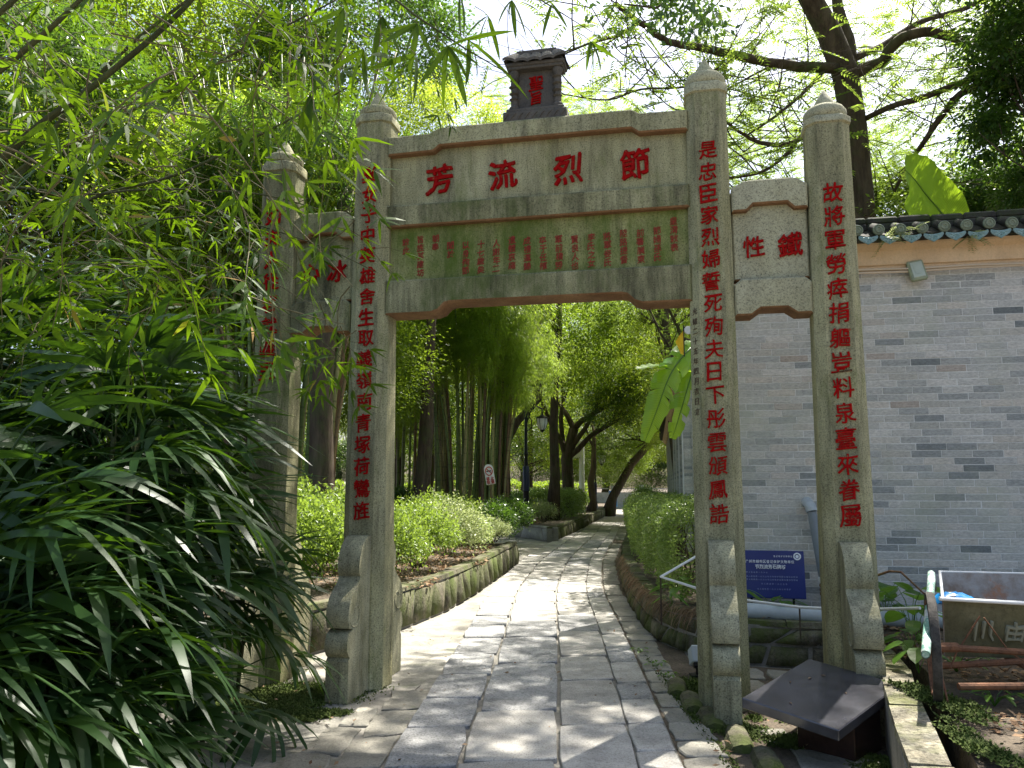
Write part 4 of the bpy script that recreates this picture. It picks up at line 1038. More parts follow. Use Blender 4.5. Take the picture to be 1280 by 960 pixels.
# =====================================================================================================
#  FAR BUILDING ALONG THE PATH, FLAG, LAMPS, SIGNS
# =====================================================================================================
b0 = Vector((3.42, 15.2)); b1 = Vector((7.3, 37)); bd = (b1-b0).normalized(); BLN = (b1-b0).length
fb = thing('corridor_building', 'long grey brick building with pale pilasters receding behind the hedge', 'building', (b0.x, b0.y, 0), atan2(bd.y, bd.x))
m = MB(); m.box((BLN/2, -2.2, 1.75), (BLN, 4.4, 3.5)); m.obj('brick_body', M['mortar'], fb)
m = MB()
rr = 0
for r in range(50):
    z = .3+r*.065
    m.box((BLN/2, .006, z), (BLN, .012, .054)); m.box((-.006, -2.2, z), (.012, 4.4, .054))
m.obj('brick_courses', M['brick_mass'], fb, kind='stuff')
for k in range(9):
    m = MB(); x = .2+k*BLN/8.6; m.box((x, .085, 1.75), (.285, .17, 3.5))
    for r in range(50): m.box((x, .088, .3+r*.065), (.30, .184, .054))
    m.obj('pilaster', M['brick_mass'], fb)
    m = MB(); m.box((x-.158, .178, 1.72), (.025, .03, 3.4)); m.obj('pilaster_edge', M['mortar'], fb)
m = MB(); m.prism([(.0, 3.42), (.24, 3.46), (.34, 3.6), (.34, 3.66), (0, 3.7)], -.1, BLN, 'x'); m.obj('cornice', M['plaster'], fb)
m = MB(); m.prism([(.45, 3.66), (.45, 3.72), (-2.2, 5.0), (-4.9, 3.72), (-4.9, 3.66)], -.3, BLN+.2, 'x')
m.obj('roof', M['rooftile'], fb)
m = MB()
for k in range(90): m.tube([(k*BLN/90, .46, 3.72), (k*BLN/90, -2.2, 5.02)], .07, 6)
m.obj('roll_tiles', M['rooftile'], fb, kind='stuff')
p = at(852, 425, 10.4)
fg = thing('small_flag', 'small folded yellow flag beside a white pulley left of the inner right pillar', 'flag', p)
m = MB(); vs = []
for (u, v, d) in [(.03, .13, 0), (.03, -.20, 0), (-.02, -.19, -.03), (-.075, -.02, .03), (-.03, .06, -.01)]: vs.append((u, d, v))
n = len(vs); vs += [(a, b+.008, c) for a, b, c in vs]; m.add(vs, [tuple(range(n))[::-1], tuple(range(n, 2*n))]+[(i, (i+1) % n, n+(i+1) % n, n+i) for i in range(n)]); m.obj('cloth', M['yellow'], fg)
m = MB(); m.lathe([(.0, -.02), (.05, -.02), (.055, -.01), (.03, 0), (.055, .01), (.05, .02), (0, .02)], 14); m.v = [(x+.09, z, y+.13) for x, y, z in m.v]; m.obj('pulley', M['white'], fg, smooth=True)
m = MB(); m.tube([(.03, .004, .20), (.03, .004, -.22)], .008, 6); m.tube([(.03, 0, .17), (.62, .05, .17)], .012, 6); m.tube([(.62, .05, .17), (.66, .05, -3.0)], .016, 6); m.obj('staff', M['black_iron'], fg)

def lamp_post(base, h, arm, s, label, lan=1.0, detail=True):
    t = thing('street_lamp', label, 'street lamp', base)
    m = MB(); m.lathe([(.19*s, 0), (.20*s, .05*s), (.15*s, .12*s), (.13*s, .45*s), (.16*s, .5*s), (.10*s, .58*s), (.085*s, 1.0*s), (.10*s, 1.04*s)], 10); m.obj('plinth', M['black_iron'], t, smooth=True)
    m = MB(); m.lathe([(.10*s, 1.04*s), (.10*s, 1.75*s), (.07*s, 1.8*s)], 10); m.obj('collar', M['navy_iron'], t, smooth=True)
    m = MB(); m.lathe([(.06*s, 1.8*s), (.05*s, h*.6), (.07*s, h*.61), (.05*s, h*.63), (.04*s, h), (.02*s, h+.3*s), (.0, h+.42*s)], 10); m.obj('post', M['black_iron'], t, smooth=True)
    m = MB(); m.tube([(0, 0, h*.86), (arm*.25, 0, h*.97), (arm*.6, 0, h*1.03), (arm, 0, h*1.0), (arm, 0, h*.955)], .03*s, 6); m.tube([(0, 0, h*.80), (arm*.3, 0, h*.83), (arm*.35, 0, h*.9), (arm*.2, 0, h*.93)], .018*s, 5); m.obj('arm', M['black_iron'], t, smooth=True)
    z0 = h*.955; l = MB(); l.lathe([(.03, 0), (.10*lan, -.06*lan), (.30*lan, -.16*lan), (.33*lan, -.20*lan), (.29*lan, -.22*lan)], 10, (arm, 0, z0)); l.obj('lamp_cap', M['black_iron'], t, smooth=True)
    l = MB(); l.lathe([(.26*lan, -.22*lan), (.25*lan, -.45*lan), (.19*lan, -.66*lan), (.10*lan, -.78*lan)], 10, (arm, 0, z0)); l.obj('lamp_shade', M['lampglass'], t, smooth=True)
    l = MB(); l.lathe([(.11*lan, -.77*lan), (.12*lan, -.80*lan), (.02*lan, -.92*lan)], 8, (arm, 0, z0))
    for k in range(6):
        a = 2*pi*k/6; l.tube([(arm+.275*lan*cos(a), .275*lan*sin(a), z0-.22*lan), (arm+.265*lan*cos(a), .265*lan*sin(a), z0-.45*lan), (arm+.20*lan*cos(a), .20*lan*sin(a), z0-.66*lan), (arm+.11*lan*cos(a), .11*lan*sin(a), z0-.78*lan)], .012*lan, 4)
    l.obj('lamp_cage', M['black_iron'], t); return t
lamp_post((.43, 24.6, .38), 3.55, .50, 1.0, 'black street lamp with a white hanging lantern beside the path behind the arch', .62)
lamp_post((4.45, 43, .3), 3.2, .35, .8, 'distant small street lamp with a white lantern near the bend of the path', .8)
# power pole with cabinet
pl = thing('utility_pole', 'white utility pole with a grey cabinet rising behind the far hedge', 'pole', (3.12, 36, 0))
m = MB(); m.lathe([(.12, 0), (.12, 3.3), (.10, 3.65)], 12); m.obj('post', M['white'], pl, smooth=True)
m = MB(); m.bbox((-.27, -.1, 3.2), (.40, .3, .80), .01); m.obj('cabinet', M['white'], pl)
m = MB(); m.tube([(.0, -.12, 3.5), (-.7, -.2, 3.75)], .012, 5); m.obj('cable', M['black_iron'], pl)
# no smoking sign
q = at(612, 594, 17.5)
sg = thing('warning_sign', 'small leaning white and red no smoking sign in front of the bamboo grove', 'sign', (q[0], q[1], .42), 0)
zz = q[2]-.42
m = MB(); out = [(-.10, -.20), (.10, -.20), (.10, .14)]+[(.10*cos(a), .14+.10*sin(a)) for a in [pi*k/8 for k in range(1, 8)]]+[(-.10, .14)]
m.prism(out, -.008, .008, 'y'); bd_ = m.obj('plate', M['white'], sg, loc=(0, 0, zz), rot=(0, radians(-10), 0))
m = MB(); m.tube([(.075*cos(a), -.012, .09+.09*sin(a)) for a in [2*pi*k/18 for k in range(19)]], .011, 4, cap=False); m.tube([(-.05, -.012, .155), (.05, -.012, .025)], .010, 4); m.obj('prohibition_ring', M['signred'], bd_)
m = MB(); m.box((-.005, -.012, .09), (.10, .006, .022)); m.obj('cigarette', M['black_iron'], bd_)
for k, ch in enumerate('禁止'): write(ch, bd_, -.045+.09*k, -.011, -.07, .075, mat='signred', bold=.02, slant=0)
for k, ch in enumerate('吸烟'): write(ch, bd_, -.045+.09*k, -.011, -.15, .075, mat='signred', bold=.02, slant=0)
m = MB(); m.tube([(.03, .02, zz-.18), (.02, .02, 0)], .012, 6); m.obj('post', M['rust'], sg)
# far pale fence behind the trees and planter box
ff = thing('park_fence', 'pale distant park fence seen between the tree trunks', 'fence', (0, 56, 0))
m = MB(); m.box((0, 0, .55), (44, .3, 1.1)); m.obj('plinth', M['curbstone'], ff)
for k in range(22): m = MB(); m.bbox((-21+2*k, 0, .8), (.3, .34, 1.6), .03); m.obj('post', M['curbstone'], ff)
m = MB(); m.box((0, 0, 1.35), (44, .06, .06)); m.obj('rail', M['curbstone'], ff)
m = MB(); m.bbox((0, 0, .42), (.42, .4, .84), .03); m.box((0, 0, .87), (.47, .45, .05)); m.box((0, -.21, .68), (.28, .02, .1))
bn = m.obj('litter_bin', M['bluebag'], None, loc=(5.75, 46, .38)); tag(bn, 'blue bin standing far off beside the leaning tree trunk', 'bin')

# =====================================================================================================
#  VEGETATION
# =====================================================================================================
def tree(label, base, pts, rad, crowns, bark='bark', group=None, name='tree', limbs=3, tw=None, cat='tree', limb_r=.35):
    """trunk along pts (relative to base) with limbs reaching for each crown centre; crowns: (mesh, (x,y,z) rel, scale, rz)"""
    t = thing(name, label, cat, base, 0, group)
    m = MB(); P_ = [Vector(p) for p in pts]
    m.tube(P_, rad, 10)
    r0 = rad[-1]
    for me, c, s, rz in crowns:
        c = Vector(c)
        for k in range(limbs):
            i = rnd.choice(range(max(1, len(P_)-2), len(P_))); a = P_[i]
            d = c+Vector((rnd.uniform(-1, 1), rnd.uniform(-1, 1), rnd.uniform(-.5, .7)))*1.8*(s if isinstance(s, (int, float)) else s[0])
            w_ = wander(a, d, 5, .12*(d-a).length/3); rr = max(r0*limb_r*2, .03)
            m.tube(w_, [rr*(1-.75*q/5) for q in range(6)], 6, cap=False)
            for q in (2, 3, 4): grow(m, w_[q], (w_[q]-w_[q-1])+Vector((rnd.uniform(-1, 1), rnd.uniform(-1, 1), rnd.uniform(-.2, 1)))*.5, (d-a).length*.35, rr*.35, 1, 4)
    m.obj('trunk', M[bark], t, smooth='all')
    for me, c, s, rz in crowns:
        o = obj('crown', me, t, c, (0, 0, rz)); o.scale = (s, s, s) if isinstance(s, (int, float)) else s
    return t
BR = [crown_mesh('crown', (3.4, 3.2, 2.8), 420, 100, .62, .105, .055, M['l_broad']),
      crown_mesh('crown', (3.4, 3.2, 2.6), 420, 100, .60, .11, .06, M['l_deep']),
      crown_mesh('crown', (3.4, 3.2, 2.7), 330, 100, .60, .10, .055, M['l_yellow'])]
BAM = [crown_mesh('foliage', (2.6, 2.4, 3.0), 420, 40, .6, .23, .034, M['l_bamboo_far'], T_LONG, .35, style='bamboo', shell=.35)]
FE = [feather_mesh('crown', (4.2, 3.6, 2.0), 1000, M['l_feather']), feather_mesh('crown', (4.0, 3.6, 1.9), 800, M['l_feather'])]
def straight(h, lean=(0, 0), n=5, amp=.08): return wander((0, 0, 0), (lean[0], lean[1], h), n, amp)
def taper(r, n, e=.55): return [r*(1.35 if k == 0 else 1)*(1-e*k/n) for k in range(n+1)]

# --- trees seen through the arch
bt = [('dark slender tree with a trunk curving to the right above the street lamp', (-.2, 27, .3), [(0, 0, -.1), (0, 0, 1.4), (-.05, 0, 2.6), (.35, 0, 3.4), (1.1, 0, 4.2), (1.2, 0, 5.6)], [.2, .16, .15, .14, .12, .09],
       [(BR[0], (1.0, 0, 6.6), .95, .3), (BR[0], (-.6, .6, 8.8), .8, 2)]),
      ('leafy tree with a forked dark trunk standing behind the far hedge', (2.25, 33, .3), [(0, 0, -.1), (.05, 0, 1.2), (0, 0, 2.4), (.3, 0, 3.6)], [.34, .25, .24, .2],
       [(BR[0], (.4, 0, 6.4), 1.05, 1.2), (BR[1], (2.5, -1, 4.6), .6, 4)]),
      ('old tree with a thick trunk leaning right at the bend of the path', (4.95, 42, .1), [(0, 0, -.2), (.3, 0, .9), (1.3, 0, 2.6), (2.5, 0, 3.9), (3.6, 0, 4.8)], [.42, .24, .20, .17, .12],
       [(BR[0], (1.8, 0, 6.6), 1.1, .7), (BR[2], (4.2, -1, 5.6), .9, 2.5), (BR[2], (3.0, -2.5, 3.4), .42, 1.), (BR[0], (.6, 3, 3.4), .7, 2.)]),
      ('bright yellow-green tree beside the corridor building', (8.6, 31, .2), straight(4.6, (-1.0, 0)), taper(.25, 5), [(BR[2], (-1.9, 0, 5.4), 1.0, 0), (BR[2], (-.2, 1.5, 7.8), 1.0, 1.8)]),
      ('dark twin trunked tree in the middle of the far bed', (3.6, 37, .2), straight(3.8, (.2, 0)), taper(.2, 5), [(BR[2], (.2, 0, 5.6), 1.0, 4.4)]),
      ('pale green tree behind the bamboo grove', (-3.6, 33, .3), straight(4.5, (.4, 0)), taper(.3, 5), [(BR[2], (.3, 0, 6.2), 1.1, 3.4), (BR[0], (2.6, 1, 8.2), 1.0, 5)]),
      ('tree with a smooth grey-brown trunk far left of the bamboo grove', (-3.55, 24.5, .35), straight(3.6, (.1, 0)), taper(.24, 5), [(BAM[0], (.2, -.5, 4.6), .9, 1.), (BAM[0], (.9, -1.5, 3.0), (.4, .4, .45), 3.), (BR[2], (0, 1.5, 7.6), .9, 1.)]),
      ('tall tree rising above the middle of the arch far behind', (.9, 46, .2), straight(6, (.3, 0)), taper(.2, 5), [(BR[1], (.2, 0, 7.6), 1.3, .5), (BR[0], (-3.5, 1, 6.), 1.2, 2.9), (BR[0], (4.5, 0, 9.5), 1.3, 4.)]),
      ('low leafy tree filling the view under the big crowns behind the street lamp', (.6, 39, .3), straight(2.2), taper(.16, 5), [(BR[2], (0, 0, 3.2), (1.2, .7, .7), 2.), (BR[0], (3.6, 4, 2.6), (1.0, .7, .6), 4.)]),
      ('leafy tree just left of the corridor building roof', (5.6, 26, .3), straight(3.4), taper(.16, 5), [(BR[2], (0, 0, 6.0), .62, 2.), (BR[0], (-.6, 1.5, 8.0), .8, 3.)])]
for lab, base, pts, rad, cr in bt: tree(lab, base, pts, rad, cr)
# --- far row closing the view
row = ['far tree at the left end of the row beyond the park fence', 'far rounded tree beyond the fence, behind the bamboo', 'far dark tree beyond the fence, left of the lamp', 'far tree beyond the fence, over the lamp', 'far tree beyond the fence, over the utility pole',
       'far tree beyond the fence, over the bend of the path', 'far tree beyond the fence, over the corridor roof', 'far tree beyond the fence, behind the right pillars', 'far tree at the right end of the row beyond the park fence']
for k, lab in enumerate(row):
    x = -26+6.5*k+rnd.uniform(-1, 1)
    tree(lab, (x, 62+rnd.uniform(-2, 2), 0), straight(4), taper(.35, 5), [(BR[k % 3], (0, 0, 5.4), 1.45, k*1.1), (BR[(k+1) % 2], (.5, -2, 2.9), (1.3, 1.0, .8), k*2.1)], group='trees beyond the park fence', limbs=2)
# --- left side behind the pillars
lt = [('tall yellow-green tree standing highest behind the inner left pillar', (-1.9, 17.2, .42), 6.0, [(BR[2], (.2, 0, 8.6), .55, 0), (BR[2], (1.2, .6, 7.0), .40, 2), (BR[2], (-1.5, .3, 7.4), .6, 3)], 'bark'),
      ('sunlit bright tree showing between the two left pillars', (-3.3, 14.2, .42), 4.2, [(BR[2], (.35, 0, 6.3), .46, 0), (BR[2], (-.9, .5, 4.6), .5, 1)], 'bark_red'),
      ('dense tree behind the outer left pillar', (-5.2, 15.5, .42), 4.2, [(BR[0], (0, 0, 6.2), .9, 0), (BR[0], (1.2, 1, 3.8), .7, 2)], 'bark'),
      ('broad tree spreading over the left of the garden', (-7.8, 14.5, .42), 4.0, [(BR[0], (0, 0, 5.6), 1.0, 0), (BR[1], (-1, -1, 7.6), .8, 2), (BR[0], (-.5, 1.5, 3.2), .9, 4.)], 'bark'),
      ('tree at the far left edge of the garden', (-11.5, 16, .42), 4.0, [(BR[1], (0, 0, 6.0), 1.05, 0), (BR[2], (1.5, 0, 3.4), .8, 2)], 'bark_red'),
      ('tall tree towering over the left of the garden', (-6.4, 19.5, .42), 7.0, [(BR[0], (0, 0, 10.0), 1.1, 0), (BR[1], (2.4, 0, 12.2), .9, 2), (BR[0], (-3, 0, 12), 1.1, 4.), (BR[0], (-.5, 0, 6.6), 1.1, 5.)], 'bark'),
      ('high crowned tree filling the upper left corner', (-12.0, 20.5, .42), 8.0, [(BR[0], (0, 0, 11.5), 1.3, 0), (BR[1], (1.5, 0, 8.), 1.3, 3)], 'bark')]
for lab, base, h, cr, bk in lt: tree(lab, base, straight(h, (.2, 0)), taper(.2, 5), cr, bk, limbs=2)
tree('thick brown trunk close behind the gap between the left pillars', (-3.0, 12.6, .42), [(0, 0, -.1), (.02, 0, 1.2), (-.02, 0, 2.6), (.06, 0, 4.2), (.3, 0, 6)], [.26, .2, .17, .15, .12],
     [(BR[1], (-.6, .4, 6.2), .55, 0)], 'bark')
# --- right side behind the brick wall
def rel(pts, base): return [Vector(p)-Vector(base) for p in pts]
base = (5.55, 11.8, 0)
T = thing('spreading_tree', 'big dark branching tree with airy feathery leaves rising behind the brick wall', 'tree', base)
m = MB()
def br(px, Y, r0, r1, n=8):
    P_ = [at(x, y, Y[0]+(Y[1]-Y[0])*i/(len(px)-1)) for i, (x, y) in enumerate(px)]
    # smooth
    q = []
    for i in range(len(P_)-1):
        a, b = Vector(P_[i]), Vector(P_[i+1]); p0 = Vector(P_[max(i-1, 0)]); p3 = Vector(P_[min(i+2, len(P_)-1)])
        for k in range(4):
            t = k/4; q.append(.5*((2*a)+(b-p0)*t+(2*p0-5*a+4*b-p3)*t*t+(3*a-p0-3*b+p3)*t**3))
    q.append(Vector(P_[-1])); q = rel(q, base)
    q = [p+Vector((rnd.uniform(-1, 1), rnd.uniform(-1, 1), rnd.uniform(-1, 1)))*r1*.25 for p in q]
    L = len(q)-1; m.tube(q, [(r0+(r1-r0)*i/L)*.86 for i in range(L+1)], n); return q
tr = [at(1082, 420, 11.8), at(1078, 260, 11.8), at(1068, 160, 11.8), at(1056, 90, 11.8), at(1036, 40, 11.8), at(1008, -10, 11.6), at(975, -70, 11.4), at(930, -140, 11.2)]
q = rel([(5.5, 11.8, -.1)]+tr, base); m.tube(q, [.36, .19, .18, .185, .20, .19, .16, .13, .09], 12)
br([(1060, 110), (1062, 60), (1048, 10), (1040, -60), (1050, -130)], (11.8, 12.2), .13, .07, 8)
limbs = []
limbs.append(br([(1056, 86), (1010, 84), (960, 78), (915, 68), (870, 58), (835, 52), (800, 28), (770, 5)], (11.8, 9.6), .10, .035))
limbs.append(br([(800, 28), (770, 45), (735, 55), (705, 68)], (9.9, 9.4), .03, .012, 5))
limbs.append(br([(1064, 92), (1100, 78), (1122, 52), (1155, 40), (1200, 48), (1262, 62), (1330, 50)], (11.8, 10.4), .11, .06))
limbs.append(br([(1068, 72), (1100, 58), (1150, 28), (1210, 10), (1260, -20)], (11.8, 12.8), .07, .04, 7))
limbs.append(br([(1076, 150), (1110, 135), (1170, 115), (1215, 98), (1255, 78), (1300, 60)], (11.8, 9.8), .05, .06, 7))
limbs.append(br([(1235, 102), (1200, 118), (1170, 155), (1150, 185), (1135, 208), (1118, 240)], (10.4, 11.8), .07, .03, 6))
limbs.append(br([(1048, 130), (1010, 165), (985, 180), (950, 178), (925, 165), (905, 150)], (11.8, 10.8), .06, .022, 6))
limbs.append(br([(1000, 172), (975, 200), (945, 217), (905, 222), (880, 215)], (11.4, 10.8), .035, .018, 5))
limbs.append(br([(1030, 88), (1000, 120), (960, 152), (935, 168)], (11.6, 10.8), .04, .015, 5))
limbs.append(br([(905, 66), (906, 110), (908, 160), (930, 190)], (10.6, 10.8), .018, .012, 4))
limbs.append(br([(905, 74), (890, 90), (860, 108), (800, 112), (760, 125), (705, 118)], (10.6, 10.2), .028, .010, 5))
limbs.append(br([(840, 110), (800, 80), (770, 60), (740, 10)], (10.3, 10.0), .014, .008, 4))
limbs.append(br([(960, 84), (930, 100), (895, 120), (850, 140), (790, 90)], (11., 10.5), .022, .01, 4))
m.obj('trunk', M['bark'], T, smooth='all')
tw = MB()
for L in limbs:
    for p in L[2::2]:
        grow(tw, p, Vector((rnd.uniform(-1, 1), rnd.uniform(-.6, .6), rnd.uniform(-.4, .8))), rnd.uniform(.6, 1.3), .012, 1, 4, .8, .1)
tw.obj('twigs', M['bark'], T, kind='stuff')
# feathery sprays hung on the limbs and a high thin canopy over path and gate
def feather_at(cs, rr, per, name='foliage'):
    c = np.array([tuple(p) for p in cs]); p = (c[:, None]+RG.normal(0, 1, (len(c), per, 3))*np.array(rr)).reshape(-1, 3)
    n = len(p); k = 18
    ax = unit(rdir(n)*np.array([1, 1, .35])+np.array([0, 0, -.12])); side = unit(np.cross(ax, np.array([0, 0, 1.])+rdir(n)*.35))
    t = np.repeat(np.linspace(.1, 1, k//2), 2); sg = np.tile([1, -1], k//2); tg = RG.uniform(.28, .5, n)
    q = p[:, None]+ax[:, None]*(t[None, :, None]*tg[:, None, None]); q[:, :, 2] -= .2*tg[:, None]*t[None]**2
    d = (side[:, None]*sg[None, :, None]+ax[:, None]*.45).reshape(-1, 3); q = q.reshape(-1, 3)
    V, F = leaves(q, d, np.tile(np.array([[0, 0, 1.]]), (len(q), 1))+rdir(len(q))*.35, .085*RG.uniform(.7, 1.25, len(q)), .03, T_LEAF, .15)
    V2, F2 = leaves(p, ax, side, tg, np.full(n, .005), T_LEAF, .2)
    return cat([(V, F), (V2, F2)])
anch = [p for L in limbs for p in L[1::2]]
V, F = feather_at(anch, (.5, .5, .38), 5); obj('foliage', npmesh('foliage', V, F, M['l_feather']), T)
for (c, s, rz, k) in [((-3.0, -1.6, 10.2), (.62, .6, .6), 0, 0), ((.6, .8, 10.4), (.9, .9, .9), 1, 1), ((3.5, 1.5, 9.0), (.7, .7, .7), 2, 1), ((-1.6, -4.0, 10.6), (.8, .8, .7), 5.2, 0), ((-5.1, -4.6, 8.6), (.5, .42, .4), 2.2, 0)]:
    o = obj('crown', FE[k], T, c, (0, 0, rz)); o.scale = s
tree('pale feathery tree standing further behind the side bay of the archway', (4.3, 18.5, 0), straight(5, (-.3, 0)), taper(.16, 5), [(FE[1], (-.6, 0, 6.2), .62, 1), (FE[0], (1.2, .5, 4.6), .62, 2)], limbs=3)
tree('airy light green tree far behind the right side of the brick wall', (9.2, 19, 0), straight(5, (-.3, 0)), taper(.16, 5), [(FE[1], (-.9, 0, 6.6), .9, 1), (FE[1], (1.6, .5, 9.2), .9, 2), (FE[0], (-2.2, .8, 9.6), .7, 3)], limbs=3)
tree('tall airy yellow-green tree far behind the tall right pillar', (5.0, 24, 0), straight(8, (-.3, 0)), taper(.2, 5), [(FE[0], (-1.4, 0, 10.6), 1.0, 1), (FE[1], (2.8, .5, 12.4), 1.0, 2), (FE[1], (.6, .8, 7.6), .9, 3), (FE[1], (-3.8, .8, 13.2), .8, 3)], limbs=3)
tree('high airy tree showing between the little shrine and the tall pillar', (1.4, 28, .4), straight(8, (.3, 0)), taper(.2, 5), [(FE[1], (.8, 0, 13.2), .9, 1), (FE[1], (-2.8, 0, 11.8), .8, 3)], limbs=3)
RB = crown_mesh('crown', (1.5, 1.3, 1.1), 120, 110, .36, .11, .06, M['l_deep']); RB2 = crown_mesh('crown', (1.5, 1.3, 1.1), 120, 110, .36, .09, .045, M['l_shrub'])
tree('dark glossy leaved tree leaning in at the right edge behind the brick wall', (7.4, 9.6, 0), straight(4.5, (-.1, 0)), taper(.14, 5), [(RB, (-.42, .2, 6.3), .72, 0), (RB, (-.3, 0, 7.4), .8, 2), (RB, (-.3, .3, 5.3), .5, 3), (RB, (-.4, .1, 8.6), .8, 4)], limbs=2)
for k, (lab, x, y, z, me, s) in enumerate([('bushy shrub top showing over the tiled coping beside the big trunk', 5.9, 13.0, 5.6, RB2, 1.05), ('green shrub top showing over the coping left of the big banana leaf', 6.7, 13.2, 5.7, RB2, 1.1), ('dark shrub top showing over the coping right of the banana leaf', 8.0, 12.8, 5.7, RB, 1.05), ('shrub top showing over the coping at the right edge', 9.4, 13.0, 6.2, RB2, 1.25), ('shrub top just left of the big trunk behind the side bay', 4.6, 14.2, 5.6, RB2, 1.1)]):
    tree(lab, (x, y, 0), straight(z-1.0), taper(.07, 5), [(me, (0, 0, z), s, k)], limbs=2, name='shrub', cat='shrub', group='shrubs behind the brick wall')

# --- bamboo grove behind the arch
def culm_mesh(h, r, lean):
    m = MB(); n = int(h/.45); pts = []; rad = []
    for i in range(n+1):
        t = i/n; x = lean*t**2.2*h*.45; z = h*t-(abs(lean)*t**3*h*.12)
        pts.append((x, 0, z)); rad.append(r*(1-.75*t))
    m.tube(pts, rad, 6); return m.mesh('culm', M['culm'], 'all')
CM = [culm_mesh(h, r, l) for h, r, l in ((8.5, .045, .15), (9.5, .05, .35), (7.5, .04, .55), (9, .055, .25))]
def grove(label, c, nc, sx, sy, fol, group='bamboo groves'):
    t = thing('bamboo_grove', label, 'bamboo', (c[0], c[1], c[2]), 0, group)
    for k in range(nc):
        x = rnd.uniform(-1, 1)*sx; y = rnd.uniform(-1, 1)*sy*sqrt(max(.05, 1-(x/sx)**2))
        o = obj('culm', rnd.choice(CM), t, (x, y, -.05), (rnd.uniform(-.04, .04), 0, atan2(y, x)+rnd.uniform(-.6, .6)))
    for (p, s, rz) in fol:
        o = obj('foliage', BAM[0], t, p, (0, 0, rz)); o.scale = (s, s, s) if not isinstance(s, tuple) else s
    return t
grove('main bamboo grove with brown and green culms seen through the arch', (-1.1, 20, .42), 62, 1.0, .8,
      [((-.9, 0, 5.4), .62, 0), ((.6, -.3, 6.0), .6, 1.3), ((-2.1, 0, 4.6), .5, 4.), ((1.5, .2, 4.2), .36, 5), ((-1.5, -.6, 7.2), .6, 2.7), ((-.6, -1.1, 4.6), (.42, .3, .3), .7), ((.5, -1.2, 5.0), (.4, .3, .42), 3.), ((1.1, -.8, 3.6), (.26, .22, .34), 2.2), ((-1.2, -1.3, 3.9), (.34, .25, .26), 2.9), ((.2, -1.4, 4.1), (.34, .25, .30), 1.9), ((-2.4, -.8, 3.4), (.4, .3, .5), 5.5), ((-1.6, -1.6, 3.1), (.3, .25, .3), 1.5), ((.9, -1.5, 4.9), (.35, .3, .4), .5)])
grove('darker bamboo clump showing between the left pillars', (-3.9, 13.2, .42), 46, .95, .5, [((0, 0, 6.2), .6, 0), ((-1.4, .3, 5.0), .6, 1.3)])
grove('bamboo clump behind the inner left pillar', (-3.0, 22, .42), 18, .8, .5, [((-.2, 0, 4.6), .62, .4), ((.4, 0, 7.0), .7, 1.9)])

# --- shrubs and hedges
def bush_mesh(rad, n, L, Wd, mat, stems=7, name='foliage', top=.75):
    c = rdir(int(n/25), -.35, 1)*(RG.uniform(.3, 1, int(n/25))**.45)[:, None]*np.array(rad)
    off = RG.normal(0, .085, (len(c), 25, 3)); p = (c[:, None]+off).reshape(-1, 3)
    d = unit(unit(p/np.array(rad))*.6+rdir(len(p))*.9+np.array([0, 0, .25])); s = RG.uniform(.65, 1.2, len(p))
    V, F = leaves(p, d, unit(rdir(len(p))*.6+np.array([0, 0, 1.])), L*s, Wd*s, T_LEAF, .1)
    me = npmesh(name, V, F, mat)
    m = MB()
    for k in range(stems):
        a = 2*pi*k/stems+rnd.random(); m.tube(wander((.06*cos(a), .06*sin(a), -rad[2]), (rad[0]*.75*cos(a), rad[1]*.75*sin(a), rad[2]*rnd.uniform(.0, .6)), 4, .04), [.012, .010, .008, .006, .003], 4)
        for j in range(3): m.tube(wander((rad[0]*.3*cos(a), rad[1]*.3*sin(a), -rad[2]*.3), (rad[0]*.8*cos(a+rnd.uniform(-.7, .7)), rad[1]*.8*sin(a+rnd.uniform(-.7, .7)), rad[2]*rnd.uniform(-.2, .7)), 3, .03), [.007, .006, .004, .002], 4)
    return me, m.mesh('stems', M['bark'])
BU = [bush_mesh((.62, .55, .42), 6500, .062, .026, M['l_shrub']), bush_mesh((.62, .55, .40), 6000, .058, .026, M['l_shrubpale']), bush_mesh((.7, .6, .5), 7500, .075, .034, M['l_deep'])]
def bush(label, x, y, z, k, s=1., name='garden_shrub', group='shrubs in the left bed', rad=(.62, .55, .42)):
    t = thing(name, label, 'shrub', (x, y, z), rnd.uniform(0, 6), group); s = s*rnd.uniform(.72, 1.12)
    f, st = BU[k]; h = .42*s+.06
    for nm, me in (('foliage', f), ('stems', st)): o = obj(nm, me, t, (0, 0, h)); o.scale = (s*rnd.uniform(.8, 1.05), s*.9, s*rnd.uniform(.65, 1.2))
    return t
